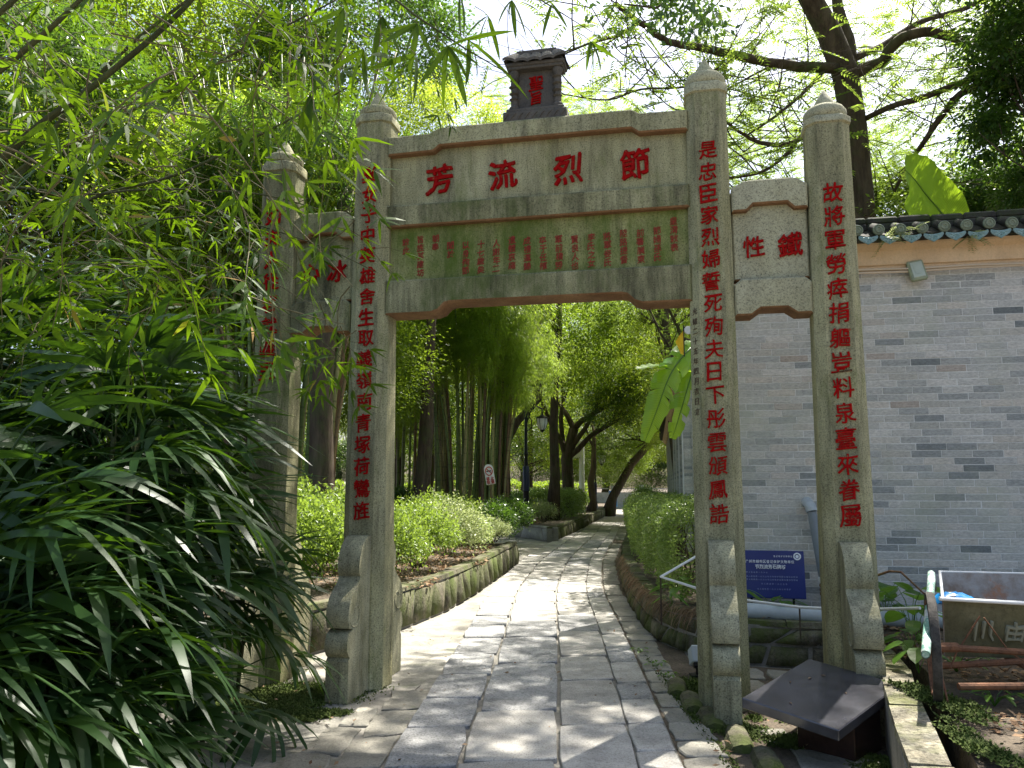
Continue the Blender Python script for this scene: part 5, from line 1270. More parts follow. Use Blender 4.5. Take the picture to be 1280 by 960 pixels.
SH = [(-1.55, 10.1, 0, 1.05, 'bright shrub just behind the right side of the inner left pillar'), (-1.3, 11.3, 0, 1.0, 'shrub second from the inner left pillar along the mossy wall'), (-.98, 12.7, 1, .9, 'pale variegated shrub in the middle of the mossy wall bed'),
      (-.72, 14.0, 0, .95, 'rounded green shrub near the far end of the mossy wall bed'), (-.42, 15.3, 1, .8, 'pale shrub with bare stems at the corner of the bed'), (-2.3, 11.6, 0, 1.15, 'green shrub further back behind the inner left pillar'),
      (-2.0, 13.2, 1, 1.0, 'pale shrub in front of the bamboo grove, to its left'), (-1.5, 14.6, 0, 1.0, 'green shrub in front of the middle of the bamboo grove'), (-1.1, 16.3, 0, 1.0, 'green shrub nearest the bamboo culms'),
      (-2.6, 15.2, 1, 1.1, 'pale mounded shrub between the planter and the bamboo'), (-.35, 16.4, 2, .8, 'dark shrub at the far corner of the near bed'), (-2.35, 9.5, 0, 1.15, 'yellow-green shrub filling the gap between the left pillars'),
      (-2.95, 8.6, 0, 1.1, 'sunlit shrub just right of the outer left pillar'), (-3.0, 10.5, 0, 1.3, 'taller shrub at the back of the gap between the left pillars'), (-3.9, 9.2, 2, 1.3, 'dark shrub behind the outer left pillar'), (-4.9, 8.2, 0, 1.3, 'shrub hidden behind the palms at the left'), (-6.2, 9.0, 0, 1.5, 'shrub far left behind the palms')]
for x, y, k, s, lab in SH: bush(lab, x, y, .42, k, s)
bush('pale leaved shrub at the foot of the street lamp', .95, 24.4, .40, 1, .95, group='shrubs in the far bed'); bush('small shrub left of the street lamp foot', .12, 24.6, .40, 0, .6, group='shrubs in the far bed')
bush('dark shrub behind the warning sign', -.1, 18.9, .42, 2, .9, group='shrubs in the left bed'); bush('dark low shrub right of the warning sign', .1, 27.4, .4, 2, 1.0, group='shrubs in the far bed')
bush('leafy shrub against the leaning tree at the bend', 6.6, 40, .3, 2, 1.5, group='shrubs in the far bed'); bush('pale shrub beyond the end of the right hedge', 5.3, 30, .36, 0, 1.5, group='shrubs in the far bed')
def hedge(name, label, inner, width, z0, z1, n, L, Wd, mat, dirx=1):
    """clipped hedge along polyline inner, leaves over top and sides"""
    t = thing(name, label, 'hedge', (0, 0, 0))
    P_ = np.array(inner, float); seg = np.linalg.norm(np.diff(P_, axis=0), axis=1); cs = np.concatenate([[0], np.cumsum(seg)])
    dens = 1/np.interp(np.linspace(0, cs[-1], 200), cs, P_[:, 1])**1.3; cdf = np.cumsum(dens); cdf /= cdf[-1]
    s = np.interp(RG.random(n), cdf, np.linspace(0, cs[-1], 200))
    x = np.interp(s, cs, P_[:, 0]); y = np.interp(s, cs, P_[:, 1]); i = np.clip(np.searchsorted(cs, s)-1, 0, len(seg)-1)
    tg = (P_[i+1]-P_[i])/seg[i][:, None]; nr = np.stack([tg[:, 1], -tg[:, 0]], 1)*dirx
    which = RG.random(n); u = RG.random(n); hgt = z1-z0
    lump = .08*np.sin(s*2.3)+.06*np.sin(s*5.3+u*5)+.05*np.sin(s*9+u*9)
    w_ = np.where(which < .52, u, np.where(which < .86, np.abs(RG.normal(0, .045, n)), RG.random(n)))
    v = np.where(which < .52, 1-np.abs(RG.normal(0, .05, n)), np.where(which < .86, RG.random(n)**.7, RG.random(n)))
    rnd_edge = np.minimum(1, (w_*width)/.22); zz = z0+hgt*v*(1-.18*(1-rnd_edge)**2)+lump*v
    lean = (1-v)*.14+.09*np.sin(s*4.3+v*6)*(which > .5)
    p = np.stack([x+nr[:, 0]*(w_*width+lean), y+nr[:, 1]*(w_*width+lean), zz], 1)
    out = np.where((which < .52)[:, None], np.array([[0, 0, 1.]]), np.concatenate([-nr, np.zeros((n, 1))], 1))
    d = unit(out*.55+rdir(n)); sc = RG.uniform(.6, 1.25, n)
    V, F = leaves(p, d, unit(out+rdir(n)*.5), L*sc, Wd*sc, T_LEAF, .1)
    obj('foliage', npmesh('foliage', V, F, mat), t)
    m = MB()
    for k in range(int(cs[-1]*9)):
        q = RG.random()*cs[-1]; X, Y = np.interp(q, cs, P_[:, 0]), np.interp(q, cs, P_[:, 1]); j = min(max(np.searchsorted(cs, q)-1, 0), len(seg)-1); nn = np.array([(P_[j+1]-P_[j])[1], -(P_[j+1]-P_[j])[0]])/seg[j]*dirx
        a = rnd.uniform(.12, .7)*width
        m.tube(wander((X+nn[0]*a, Y+nn[1]*a, z0-.02), (X+nn[0]*(a+rnd.uniform(-.2, .2)), Y+nn[1]*(a+rnd.uniform(-.2, .2)), z1-.08), 3, .05), [.012, .009, .006, .003], 4)
    m.obj('stems', M['bark'], t, kind='stuff'); return t
hi = [(1.62, 8.7), (1.66, 9.4), (1.74, 10.8), (2.0, 13.9), (2.55, 18), (3.0, 21)]
hedge('clipped_hedge', 'clipped green hedge with pale tips on the raised bed right of the path', hi, 1.9, .38, 1.30, 68000, .042, .021, M['l_hedge'], 1)
hedge('clipped_hedge', 'dark clipped hedge behind the street lamp in the far bed', [(-2.5, 29.0), (.2, 28.2), (1.6, 28.0), (2.3, 29.5), (3.2, 34)], 1.6, .4, 1.35, 26000, .07, .035, M['l_hedge'], -1)
hedge('clipped_hedge', 'low hedge at the far right before the bend of the path', [(4.3, 29), (5.2, 36), (6.2, 41)], 1.6, .36, 1.1, 9000, .08, .04, M['l_hedge'], 1)

hedge('clipped_hedge', 'far loose hedge in front of the pale park fence', [(-20, 49), (-8, 48.5), (-1, 48), (4.6, 47.5)], 2.2, .35, 1.75, 26000, .12, .06, M['l_broad'], -1)
# planter with a leafy plant at the left seen past the inner left pillar
q = gr(503, 632, .42)
pt = thing('stone_planter', 'pale stone planter box just right of the inner left pillar in the background', 'planter', (-2.62, 19.2, .40))
m = MB(); m.bbox((0, 0, .16), (.95, .5, .30), .02); m.bbox((0, 0, .33), (1.05, .58, .06), .015); m.obj('box', M['mortar'], pt)
pp = thing('planter_plant', 'dark leafy plant growing in the pale stone planter', 'plant', (-2.62, 19.2, .74))
f, st = BU[2]; o = obj('foliage', f, pp, (0, 0, .36)); o.scale = (.8, .7, .8); o = obj('stems', st, pp, (0, 0, .36)); o.scale = (.7, .6, .8)

# --- banana plants
def banana_leaf(mid, width, tear=.0, fold=.35, up=(0, 0, 1), thick=None):
    P_ = [Vector(p) for p in mid]; n = 26
    def samp(t):
        f = t*(len(P_)-1); i = min(int(f), len(P_)-2); u = f-i; p0 = P_[max(i-1, 0)]; p1, p2 = P_[i], P_[i+1]; p3 = P_[min(i+2, len(P_)-1)]
        return .5*((2*p1)+(p2-p0)*u+(2*p0-5*p1+4*p2-p3)*u*u+(3*p1-p0-3*p2+p3)*u**3)
    vs = []; fs = []; uv = []; U = Vector(up)
    for sd in (-1, 1):
        k = 0
        while k < n:
            run = n if tear == 0 else rnd.choice((1, 1, 2, 2, 3)); e = min(n, k+run); dz = rnd.uniform(-.15, .15)*tear; b0 = len(vs)
            for q in range(k, e+1):
                t = q/n; c = samp(t); d = (samp(min(1, t+.02))-samp(max(0, t-.02))).normalized(); s = d.cross(U).normalized()*sd; nn = s.cross(d)*sd
                w_ = width/2*(max(0, sin(pi*min(1, (t*.93+.05)**.8)))**.55)*(1-rnd.uniform(0, .12)*tear)
                for r in range(5):
                    a = r/4; vs.append(c+s*w_*a*cos(fold*a)+nn*w_*(fold*.55*a-(.55+dz*3)*a*a*tear)+d*(w_*.25*a)+Vector((0, 0, -abs(dz)*a*a*w_-.012*sin(q*2.1)*a))); uv.append((t*3, a))
            for q in range(e-k):
                for r in range(4): i = b0+q*5+r; fs.append((i, i+1, i+6, i+5))
            k = e
    me = bpy.data.meshes.new('banana_leaf'); me.from_pydata([tuple(v) for v in vs], [], fs); me.materials.append(M['banana']); me.materials.append(M['l_weed'])
    ul = me.uv_layers.new(name='UVMap')
    for lp in me.loops: ul.data[lp.index].uv = uv[lp.vertex_index]
    me.polygons.foreach_set('use_smooth', [True]*len(fs))
    mb = MB(); mb.tube([samp(t/12) for t in range(13)], [.016*(1-.8*t/12) for t in range(13)], 5)
    return me, mb.mesh('midrib', M['l_weed'], 'all')
def banana(label, base, leafs, h):
    t = thing('banana_plant', label, 'banana plant', base)
    m = MB(); m.tube([(0, 0, -.05), (.02, 0, h*.5), (0, .02, h)], [.13, .10, .07], 10); m.obj('stem', M['culm_near'], t, smooth='all')
    for mid, wd, te, fo, up in leafs:
        mid = [Vector(p)-Vector(base) for p in mid]; a, b = banana_leaf(mid, wd, te, fo, up); lf_ = obj('leaf', a, t); obj('midrib', b, lf_)
        s = MB(); s.tube([(0, .0, h-.15), (mid[0]+Vector((0, 0, h)))*.5, mid[0]], [.03, .022, .016], 6); s.obj('petiole', M['l_weed'], t, smooth='all')
banana('torn drooping banana plant beside the inner right pillar above the hedge', (2.75, 11.2, .36), [
    ([at(874, 428, 11.0), at(858, 440, 10.7), at(838, 468, 10.4), at(822, 510, 10.2), at(806, 552, 10.1)], .40, 1., .3, (.25, -1, .35)),
    ([at(880, 440, 11.3), at(868, 458, 11.0), at(858, 490, 10.8), at(846, 530, 10.7), at(840, 548, 10.7)], .30, 1.3, .4, (.4, -1, .3)),
    ([at(875, 470, 11.3), at(850, 464, 10.9), at(822, 458, 10.5), at(797, 462, 10.1)], .34, .2, .5, (0, -.3, 1)),
    ([at(880, 435, 11.3), at(905, 400, 11.6), at(940, 385, 12)], .5, .6, .3, (0, -.3, 1))], 2.6)
banana('banana plant behind the brick wall with one big backlit yellow-green leaf above the coping', (6.0, 10.9, 0), [
    ([at(1196, 300, 10.6), at(1178, 268, 10.5), at(1158, 244, 10.3), at(1143, 224, 10.1), at(1132, 213, 9.9)], .86, 0, .04, (-.1, -1, .1)),
    ([at(1206, 300, 10.8), at(1240, 290, 11.3), at(1270, 300, 11.8)], .5, .5, .3, (0, 0, 1))], 4.2)

# --- lady palms on the left, built frond by frond
def frond_mesh(nl, seed):
    r = random.Random(seed); m = MB(); pe = [(0, 0, 0), (.14, 0, .05), (.28, 0, .07), (.36, 0, .06)]
    m.tube(pe, [.006, .005, .0045, .004], 5); V, F = mb_tris(m)
    ang = np.array([(-1+2*i/(nl-1))*1.35 for i in range(nl)])+RG.normal(0, .05, nl)
    d = np.stack([np.cos(ang), np.sin(ang), .18+RG.normal(0, .10, nl)], 1); L = .46*(1-.28*np.abs(ang)/1.35)*RG.uniform(.88, 1.1, nl)
    V2, F2 = leaves(np.tile([[.355, 0, .06]], (nl, 1)), d, np.tile([[0, 0, 1.]], (nl, 1))+RG.normal(0, .22, (nl, 3)), L, .043*RG.uniform(.75, 1.2, nl), T_BLADE, RG.uniform(.4, 1.15, nl))
    V, F = cat([(V, F), (V2, F2)]); return npmesh('frond', V, F, M['l_palm'], True)
FR = [frond_mesh(n, i) for i, n in enumerate((9, 10, 11, 12, 10, 8))]
def lady_palm(label, x, y, canes, z0=0):
    t = thing('lady_palm', label, 'palm', (x, y, z0), 0, 'lady palms left of the archway')
    for (cx, cy, h) in canes:
        lx, ly = rnd.uniform(-.12, .12), rnd.uniform(-.12, .12)
        m = MB(); m.tube([(cx, cy, -.05), (cx+lx*.4, cy+ly*.4, h*.5), (cx+lx, cy+ly, h)], [.016, .015, .011], 6); m.obj('cane', M['culm_near'], t, smooth='all')
        nf = rnd.choice((10, 11, 12))
        for k in range(nf):
            a = k*2.4+rnd.uniform(-.3, .3); el = 1.05-1.5*k/nf+rnd.uniform(-.15, .15); hz = h-.05*k
            o = obj('frond', rnd.choice(FR), t, (cx+lx*hz/h, cy+ly*hz/h, hz)); s = rnd.uniform(.8, 1.12)
            o.rotation_euler = (rnd.uniform(-.3, .3), -el*.9, a); o.scale = (s, s, s)
def canes(n, r, h0, h1): return [(rnd.uniform(-r, r), rnd.uniform(-r, r), rnd.uniform(h0, h1)) for _ in range(n)]
for lab, x, y, cn_ in [('lady palm clump reaching in front of the outer left pillar', -2.15, 5.05, canes(10, .4, .8, 2.2)), ('tallest lady palm clump at the back of the thicket', -2.85, 5.7, canes(11, .55, 1.3, 2.65)),
                       ('lady palm clump in the middle of the thicket with pale shining fronds', -2.35, 4.2, canes(13, .5, .6, 2.15)), ('low lady palm clump at the front near the concrete', -2.0, 3.8, canes(10, .30, .15, 1.1)),
                       ('lady palm clump at the left edge of the picture', -3.3, 4.6, canes(12, .5, .9, 2.5)), ('dark lady palm clump in the lower left corner', -2.15, 3.1, canes(12, .45, .3, 1.6)), ('lady palm clump far left behind the others', -3.9, 5.9, canes(10, .5, 1.2, 2.7))]:
    lady_palm(lab, x, y, cn_)

# --- overhanging bamboo, upper left
def spray_mesh(seed, single=False):
    r = np.random.default_rng(seed); m = MB(); n = 7
    tw_ = [(i*.075, .03*sin(i*1.1+seed), -.012*i*i*.5) for i in range(n)]
    m.tube(tw_, [.0035-.0004*i for i in range(n)], 4, cap=False)
    for k in (2, 4): 
        s = 1 if k == 2 else -1; m.tube([tw_[k], (tw_[k][0]+.06, tw_[k][1]+s*.07, tw_[k][2]-.01), (tw_[k][0]+.14, tw_[k][1]+s*.12, tw_[k][2]-.05)], [.002, .0015, .001], 3, cap=False)
    Vt, Ft = mb_tris(m); P_ = []; D = []
    nodes = [(tw_[6], 0, 5), (tw_[5], .0, 2), (tw_[3], 0, 2), ((tw_[2][0]+.14, tw_[2][1]+.12, tw_[2][2]-.05), .7, 4), ((tw_[4][0]+.14, tw_[4][1]-.12, tw_[4][2]-.05), -.7, 4), (tw_[1], 0, 1)]
    for p, a0, c in nodes:
        for j in range(c):
            a = a0+(j-(c-1)/2)*.62+r.normal(0, .12); P_.append(p); D.append((cos(a), sin(a), -.18+r.normal(0, .25)))
    P_, D = np.array(P_), np.array(D); k = len(P_)
    V2, F2 = leaves(P_, D, np.array([[0, 0, 1.]])+r.normal(0, .35, (k, 3)), r.uniform(.09, .165, k), r.uniform(.014, .023, k), T_LONG if not single else T_BLADE, r.uniform(.05, .35, k))
    if single: return npmesh('leaf_spray', Vt, Ft, M['twig']), P_, D
    V, F = cat([(Vt, Ft), (V2, F2)]); fm = np.concatenate([np.ones(len(Ft)), np.zeros(len(F2))])
    return npmesh('leaf_spray', V, F, [M['l_bamboo'], M['twig']], fm=fm)
SPR = [spray_mesh(i) for i in range(8)]
def sprays(t, pts, smin=.8, smax=1.25):
    for p in pts:
        o = obj('leaf_spray', rnd.choice(SPR), t, Vector(p)-Vector(t.location)); s = rnd.uniform(smin, smax); o.scale = (s, s, s)
        o.rotation_euler = (rnd.uniform(-.7, .7), rnd.uniform(-.35, 1.0), rnd.uniform(0, 2*pi))
def near_bamboo(label, base, culms, zone, n, twigs=True):
    """culms: lists of (px,py,Y) sight points after the base; zone: function giving a spray position"""
    t = thing('overhanging_bamboo', label, 'bamboo', base, 0, 'bamboo arching over the upper left')
    for c, r in culms:
        P_ = [Vector(base)+Vector((rnd.uniform(-.1, .1), rnd.uniform(-.1, .1), -.05))]+[Vector(at(*q)) for q in c]
        m = MB(); k = len(P_)-1; sm = []
        for i in range(k):
            a, b = P_[i], P_[i+1]; p0, p3 = P_[max(i-1, 0)], P_[min(i+2, k)]
            for j in range(5): u = j/5; sm.append(.5*((2*a)+(b-p0)*u+(2*p0-5*a+4*b-p3)*u*u+(3*a-p0-3*b+p3)*u**3))
        sm.append(P_[-1]); m.tube([p-Vector(base) for p in sm], [r*(1.25-.95*i/len(sm)) for i in range(len(sm))], 7); m.obj('culm', M['culm_near'], t, smooth='all')
    pts = [zone() for _ in range(n)]
    sprays(t, pts)
    # fine side twigs feeding the sprays
    m = MB()
    for p in pts[::3]:
        p = Vector(p)-Vector(base); m.tube(wander(p, p+Vector((-.45+rnd.uniform(-.25, .15), rnd.uniform(-.2, .2), rnd.uniform(.1, .5))), 3, .02), [.002, .003, .004, .005], 4, cap=False)
    m.obj('twigs', M['twig'], t, kind='stuff'); return t
def zone_main(y0, y1, x0, x1, Y0, Y1):
    def f():
        for _ in range(50):
            x, y = rnd.uniform(x0, x1), rnd.uniform(y0, y1)
            lim = float(np.interp(x, [0, 250, 330, 420, 470, 560, 640, 760], [430, 400, 300, 210, 130, 75, 25, 10]))
            if y < lim+rnd.gauss(0, 18): return at(x, y, rnd.uniform(Y0, Y1))
        return at(60, 100, Y0)
    return f
near_bamboo('bamboo with the thickest dark culm slanting up across the upper left', (-4.3, 3.9, 0), [([(-180, 420, 3.7), (5, 197, 3.6), (120, 105, 3.5), (235, 5, 3.4), (330, -120, 3.3)], .021)], zone_main(-60, 380, -40, 420, 3.1, 4.4), 40)
near_bamboo('bamboo whose culm crosses the top left corner', (-4.0, 3.2, 0), [([(-260, 300, 3.2), (0, 88, 3.1), (95, 5, 3.0), (180, -90, 3.0)], .016), ([(-200, 300, 3.1), (10, 80, 3.1), (120, -10, 3.1)], .010)], zone_main(-80, 290, -40, 540, 2.5, 3.4), 26)
near_bamboo('thin stemmed bamboo leaning toward the left pillars', (-4.6, 5.2, 0), [([(-150, 520, 5.2), (60, 280, 5.0), (230, 215, 4.9), (370, 145, 4.8), (450, 100, 4.7)], .012), ([(-100, 300, 5.0), (120, 243, 4.8), (300, 240, 4.6), (400, 262, 4.6)], .009)], zone_main(0, 420, 0, 400, 4.2, 5.6), 44)
near_bamboo('bamboo further back filling the gaps above the palms', (-6.2, 7.4, 0), [([(-80, 400, 7.4), (100, 120, 7.2), (260, -20, 7.0)], .03), ([(-60, 300, 7.2), (200, 120, 7.), (420, 0, 6.8)], .02)], zone_main(-60, 420, -40, 540, 5.6, 8.5), 110)
def zone_drape():
    x = rnd.uniform(255, 455); y = float(np.interp(x, [255, 455], [300, 330]))+rnd.uniform(-60, 90); return at(x, y, rnd.uniform(4.3, 5.2))
near_bamboo('trailing bamboo leaves hanging across the left bay of the archway', (-4.4, 4.7, 0), [([(-60, 480, 4.8), (120, 310, 4.8), (250, 270, 4.8), (380, 300, 4.7), (470, 340, 4.6)], .007), ([(-60, 500, 4.8), (100, 340, 4.8), (240, 330, 4.7), (330, 370, 4.7), (430, 450, 4.6)], .006)], zone_drape, 17)
# the nearest hanging sprays, leaf by leaf
hs = thing('hanging_bamboo_branch', 'nearest bamboo branch with long single leaves hanging left of the little shrine', 'bamboo', (-3.2, 2.4, 0))
m = MB(); bp = [(-3.2, 2.4, -.05), (-2.6, 2.6, 2.4), at(200, -160, 2.8), at(420, -60, 2.8), at(520, 20, 2.75), at(580, 60, 2.7), at(640, 95, 2.7)]
m.tube([Vector(p)-Vector((-3.2, 2.4, 0)) for p in bp], [.014, .012, .010, .006, .004, .003, .0015], 6); m.tube([Vector(p)-Vector((-3.2, 2.4, 0)) for p in (at(420, -60, 2.8), at(560, -40, 2.9), at(660, -10, 2.9), at(740, 40, 2.9))], [.005, .004, .003, .0015], 5); m.obj('culm', M['culm_near'], hs, smooth='all')
V, F = leaves(np.array([[0, 0, 0.]]), np.array([[1., 0, 0]]), np.array([[0, 0, 1.]]), .19, .021, T_BLADE, .15); LF = [npmesh('leaf', V, F, M['l_bamboo'])]
V, F = leaves(np.array([[0, 0, 0.]]), np.array([[1., 0, 0]]), np.array([[0, 0, 1.]]), .16, .018, T_BLADE, .35); LF.append(npmesh('leaf', V, F, M['l_bamboo']))
def pleaf(px, py, Y, lst):       # a node with leaves aimed in the picture plane: angle (deg, 0 = right, 90 = down), length factor
    b = Vector(at(px, py, Y)); nd = MB(); nd.tube([Vector((-.05, .01, .045)), Vector((-.02, 0, .02)), Vector((0, 0, 0))], [.002, .0018, .0014], 4)
    s = nd.obj('leaf_spray', M['twig'], hs, loc=b-hs.location)
    for a, k in lst:
        a = radians(a); d = Vector((cos(a), rnd.uniform(-.35, .35), -sin(a))).normalized()
        o = obj('leaf', rnd.choice(LF), s); o.rotation_mode = 'QUATERNION'
        q = d.to_track_quat('X', 'Z'); o.rotation_quaternion = q @ Matrix.Rotation(rnd.uniform(-1.3, 1.3), 4, 'X').to_quaternion(); o.scale = (k, k, k)
pleaf(560, 58, 2.7, [(100, 1.2), (70, 1.3), (125, 1.), (50, .9), (-20, 1.1), (15, .8)]); pleaf(585, 50, 2.7, [(35, 1.6), (60, 1.), (85, 1.1), (-25, 1.0)]); pleaf(522, 30, 2.75, [(95, 1.1), (120, 1.2), (145, 1.1), (70, 1.), (170, .9)])
pleaf(478, 20, 2.8, [(80, 1.1), (105, 1.2), (130, 1.1), (60, .9)]); pleaf(520, 68, 2.7, [(110, 1.2), (140, 1.2), (85, 1.), (160, 1.)]); pleaf(455, 62, 2.9, [(95, 1.3), (120, 1.1), (140, 1.2), (75, 1.1)])
pleaf(738, 52, 2.9, [(80, .8), (60, .8), (100, .7), (40, .7), (20, .6)]); pleaf(690, 5, 2.9, [(80, .8), (60, .7), (110, .8)]); pleaf(640, 0, 2.9, [(85, .9), (60, .8), (110, .8), (130, .7)]); pleaf(388, 118, 3.3, [(80, 1.5), (95, 1.6), (70, 1.4), (108, 1.5), (88, 1.3)])
pleaf(610, 20, 2.8, [(95, .9), (70, .9), (120, .9), (150, .8)]); pleaf(430, 10, 2.8, [(95, 1.1), (70, .9), (120, 1.1), (150, 1.)]); pleaf(575, -5, 2.8, [(95, .9), (70, .9), (120, .9)])
# broadleaf twig entering at the top, right of the shrine
lt_ = thing('overhanging_tree', 'small dark leaved twigs hanging into the top of the view between shrine and tall pillar', 'tree', (6.5, 7.6, 0))
m = MB(); P_ = [(6.5, 7.6, -.1), (6.2, 7.4, 4.5), (4.4, 6.8, 7.0), at(900, -90, 6.4), at(870, -20, 6.2), at(820, 10, 6.1), at(780, 5, 6.)]
m.tube([Vector(p)-Vector((6.5, 7.6, 0)) for p in P_], [.10, .08, .05, .025, .014, .01, .006], 7); m.obj('trunk', M['bark'], lt_, smooth='all')
cs_ = np.array([at(rnd.gauss(835, 38), rnd.uniform(-30, 34), rnd.uniform(5.8, 6.5)) for _ in range(26)]); off = RG.normal(0, .09, (26, 24, 3)); p = (cs_[:, None]+off).reshape(-1, 3)-np.array([6.5, 7.6, 0])
V, F = leaves(p, unit(rdir(len(p))+np.array([0, 0, -.5])), rdir(len(p)), .07, .032, T_LEAF, .1); obj('crown', npmesh('crown', V, F, M['l_deep']), lt_)

# --- small plants at wall foot, bed and drain
def weed_mesh(n, L, Wd, spread, h, seed):
    r = np.random.default_rng(seed); m = MB(); P_ = []; D = []
    for k in range(n):
        a = 2.4*k+r.uniform(-.3, .3); hh = h*r.uniform(.5, 1.); rr = spread*r.uniform(.3, 1.); p = (rr*cos(a), rr*sin(a), hh)
        m.tube([(0, 0, 0), (p[0]*.4, p[1]*.4, hh*.7), p], [.003, .0025, .002], 4, cap=False); P_.append(p); D.append((cos(a), sin(a), r.uniform(-.4, .3)))
    Vt, Ft = mb_tris(m); V, F = leaves(np.array(P_), np.array(D), np.array([[0, 0, 1.]])+r.normal(0, .2, (n, 3)), L*r.uniform(.7, 1.2, n), Wd*r.uniform(.8, 1.2, n), T_BLADE, .25)
    V, F = cat([(Vt, Ft), (V, F)]); return npmesh('leaves', V, F, M['l_weed'])
WM = [weed_mesh(9, .13, .07, .12, .16, 1), weed_mesh(7, .18, .035, .10, .20, 2), weed_mesh(12, .07, .04, .14, .10, 3), weed_mesh(6, .19, .13, .14, .26, 4)]
for x, y, z, k, s, lab in [(2.55, 7.72, .36, 0, 1.2, 'leafy weed growing in front of the blue notice'), (3.15, 7.55, .36, 1, 1.3, 'spiky grass-leaved weed between the right pillars by the big pipe'), (3.42, 7.45, .36, 0, 1.2, 'weed beside the drain pipe foot'), (3.5, 7.7, .36, 3, 1.3, 'broad leaved weed climbing by the drain pipe'),
     (3.2, 6.5, .36, 3, 1.1, 'big leaved weed just right of the outer right pillar'), (3.35, 6.9, .36, 3, 1.5, 'tall broad leaved weed under the dead branch'), (2.95, 6.1, .35, 0, 1.1, 'yellow-green weed at the foot of the outer right pillar'), (2.72, 5.55, .35, 3, .8, 'heart leaved weed beside the cart wheel'),
     (3.0, 5.6, .35, 2, 1.4, 'creeping weed behind the cart wheel'), (2.95, 4.45, .35, 2, 1.2, 'low creeping weed in front of the cart'), (2.62, 3.95, .35, 2, 1., 'small creeping weed near the bottom right corner'), (3.05, 4.62, .35, 0, .9, 'bright weed threaded over the cart frame pipes'), (2.75, 4.75, .35, 2, 1., 'sprouting weed beside the cart prop rod'),
     (1.60, 8.25, .34, 1, 1., 'drooping weed at the near end of the hedge'), (1.95, 7.9, .36, 0, 1.1, 'glossy weed behind the inner right pillar'), (1.75, 8.5, .4, 0, 1.4, 'glossy shrub shoots at the near corner of the hedge'), (2.2, 8.0, .36, 1, 1.4, 'long leaved weed left of the blue notice'),
     (1.27, 7.3, 0, 2, .7, 'small weed in the gutter beside the verge stones'), (1.30, 6.9, 0, 2, .6, 'tiny weed in the gutter further toward the pillar'), (1.22, 7.9, 0, 2, .6, 'tiny weed in the gutter at the corner of the mossy wall'), (5.4, 8.3, 0, 3, 0.01, '')]:
    if not lab: continue
    t = thing('weed', lab, 'weed', (x, y, z), rnd.uniform(0, 6), 'weeds'); o = obj('leaves', WM[k], t); o.scale = (s, s, s)
# ferns growing out of the tiled coping
for k, (px, py) in enumerate(((1112, 292), (1134, 285), (1216, 288))):
    a, zz = wl(px, py, -.3); q = (WO[0]+a*cos(WA)-.25*sin(-WA)*-1, WO[1]+a*sin(WA)-.27, zz)
    t = thing('fern', ['small fern sprouting between the coping tiles, leftmost of three', 'small fern sprouting between the coping tiles, middle of three', 'small fern sprouting between the coping tiles, rightmost of three'][k], 'fern', (WO[0]+a*cos(WA)-.27*.19, WO[1]+a*sin(WA)-.25, zz-.06), 0, 'ferns on the tiled coping')
    V, F = feather_at([(0, 0, .04)]*3, (.05, .03, .03), 3); V = V*np.array([.45, .45, .6]); obj('fronds', npmesh('fronds', V, F, M['l_shrubpale']), t)
moss_tufts([(-1.75, 6.35, .75, .5, -.002, 26000), (-2.2, 7.0, .4, .4, -.002, 9000), (-1.45, 5.85, .3, .16, -.002, 6000), (1.5, 5.5, .2, .28, .002, 6000), (1.75, 5.25, .16, .2, .002, 4000), (2.1, 4.8, .2, .2, .002, 3500), (2.15, 5.75, .25, .2, .002, 3500), (1.45, 6.6, .12, .5, .002, 3000), (2.45, 4.75, .14, .5, .385, 4500), (2.2, 3.9, .12, .4, .385, 2500), (1.25, 6.0, .06, 1.6, .0, 3000)])
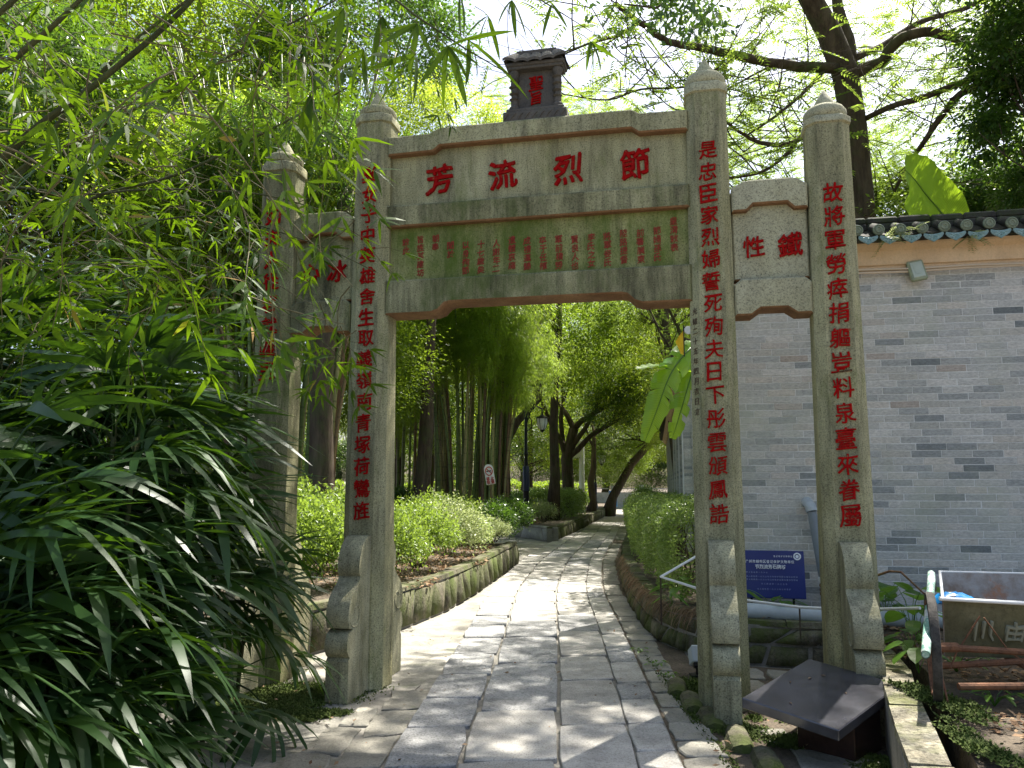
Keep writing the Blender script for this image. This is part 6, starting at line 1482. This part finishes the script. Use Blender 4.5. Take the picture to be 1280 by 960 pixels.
# hanging grass on the mossy wall at the hedge corner
n = 900; s = RG.random(n); pl_ = np.array(RW[3:8]); xs = np.interp(s*4, range(5), pl_[:, 0]); yy = np.interp(s*4, range(5), pl_[:, 1])
p = np.stack([xs+RG.normal(0, .03, n)+.03, yy+RG.normal(0, .03, n), .40+RG.uniform(-.02, .05, n)], 1); V, F = leaves(p, unit(np.stack([-np.ones(n)*.7, RG.normal(-.2, .4, n), RG.uniform(-.2, .6, n)], 1)), rdir(n), RG.uniform(.08, .22, n), .005, T_LONG, 1.2)
obj('grass', npmesh('grass', V, F, M['litter']), kind='stuff')
# leaf litter on the beds and a few leaves on the paving
def litter(boxes, n, zf, L=.06):
    P_ = []
    for (x0, x1, y0, y1, z) in boxes:
        k = int(n*(x1-x0)*(y1-y0)); P_.append(np.stack([RG.uniform(x0, x1, k), RG.uniform(y0, y1, k), np.full(k, z)+RG.uniform(.004, .03, k)], 1))
    p = np.concatenate(P_); k = len(p); s = RG.uniform(.5, 1.25, k)
    V, F = leaves(p, unit(rdir(k)*np.array([1, 1, .25])), unit(rdir(k)*.5+np.array([0, 0, 1.])), L*s, L*.5*s, T_LEAF, 0.); return V, F
V, F = cat([litter([(2.9, 5.5, 3.0, 7.6, .352), (2.45, 2.95, 3.2, 4.6, .352), (2.9, 6.5, 7.0, 8.2, .365), (1.95, 3.2, 7.55, 8.3, .365)], 420, 0, .055), litter([(-3.0, -.9, 9.3, 12, .425), (-2.4, -.4, 12, 17, .425), (-1.6, .9, 25.2, 28, .405)], 230, 0, .07)])
obj('leaf_litter', npmesh('leaf_litter', V, F, M['litter']), kind='stuff')
V, F = cat([litter([(-2.4, 1.4, 3.8, 9, .02)], 6, 0, .04), litter([(1.2, 2.6, 4.2, 7.2, .012)], 22, 0, .04), litter([(-3, -1.3, 3.0, 7.0, .004)], 22, 0, .04)])
obj('fallen_leaves', npmesh('fallen_leaves', V, F, M['litter']), kind='stuff')
for k, (pts, lab) in enumerate([([(2.7, 4.2, .36), (3.0, 4.35, .40), (3.3, 4.3, .38), (3.7, 4.5, .40)], 'dry stick lying in front of the cart'), ([(2.55, 3.7, .36), (2.85, 3.95, .39), (3.2, 4.0, .37)], 'dry stick at the bottom right corner'), ([(2.75, 4.5, .36), (2.9, 4.4, .46), (3.15, 4.45, .40)], 'arched dry twig under the cart frame')]):
    m = MB(); m.tube(pts, .007, 5); tag(m.obj('stick', M['bark_red'], None), lab, 'stick', 'dry sticks on the bed')
print('tris', sum(len(me.loops)-2*len(me.polygons) for me in bpy.data.meshes if me.users))
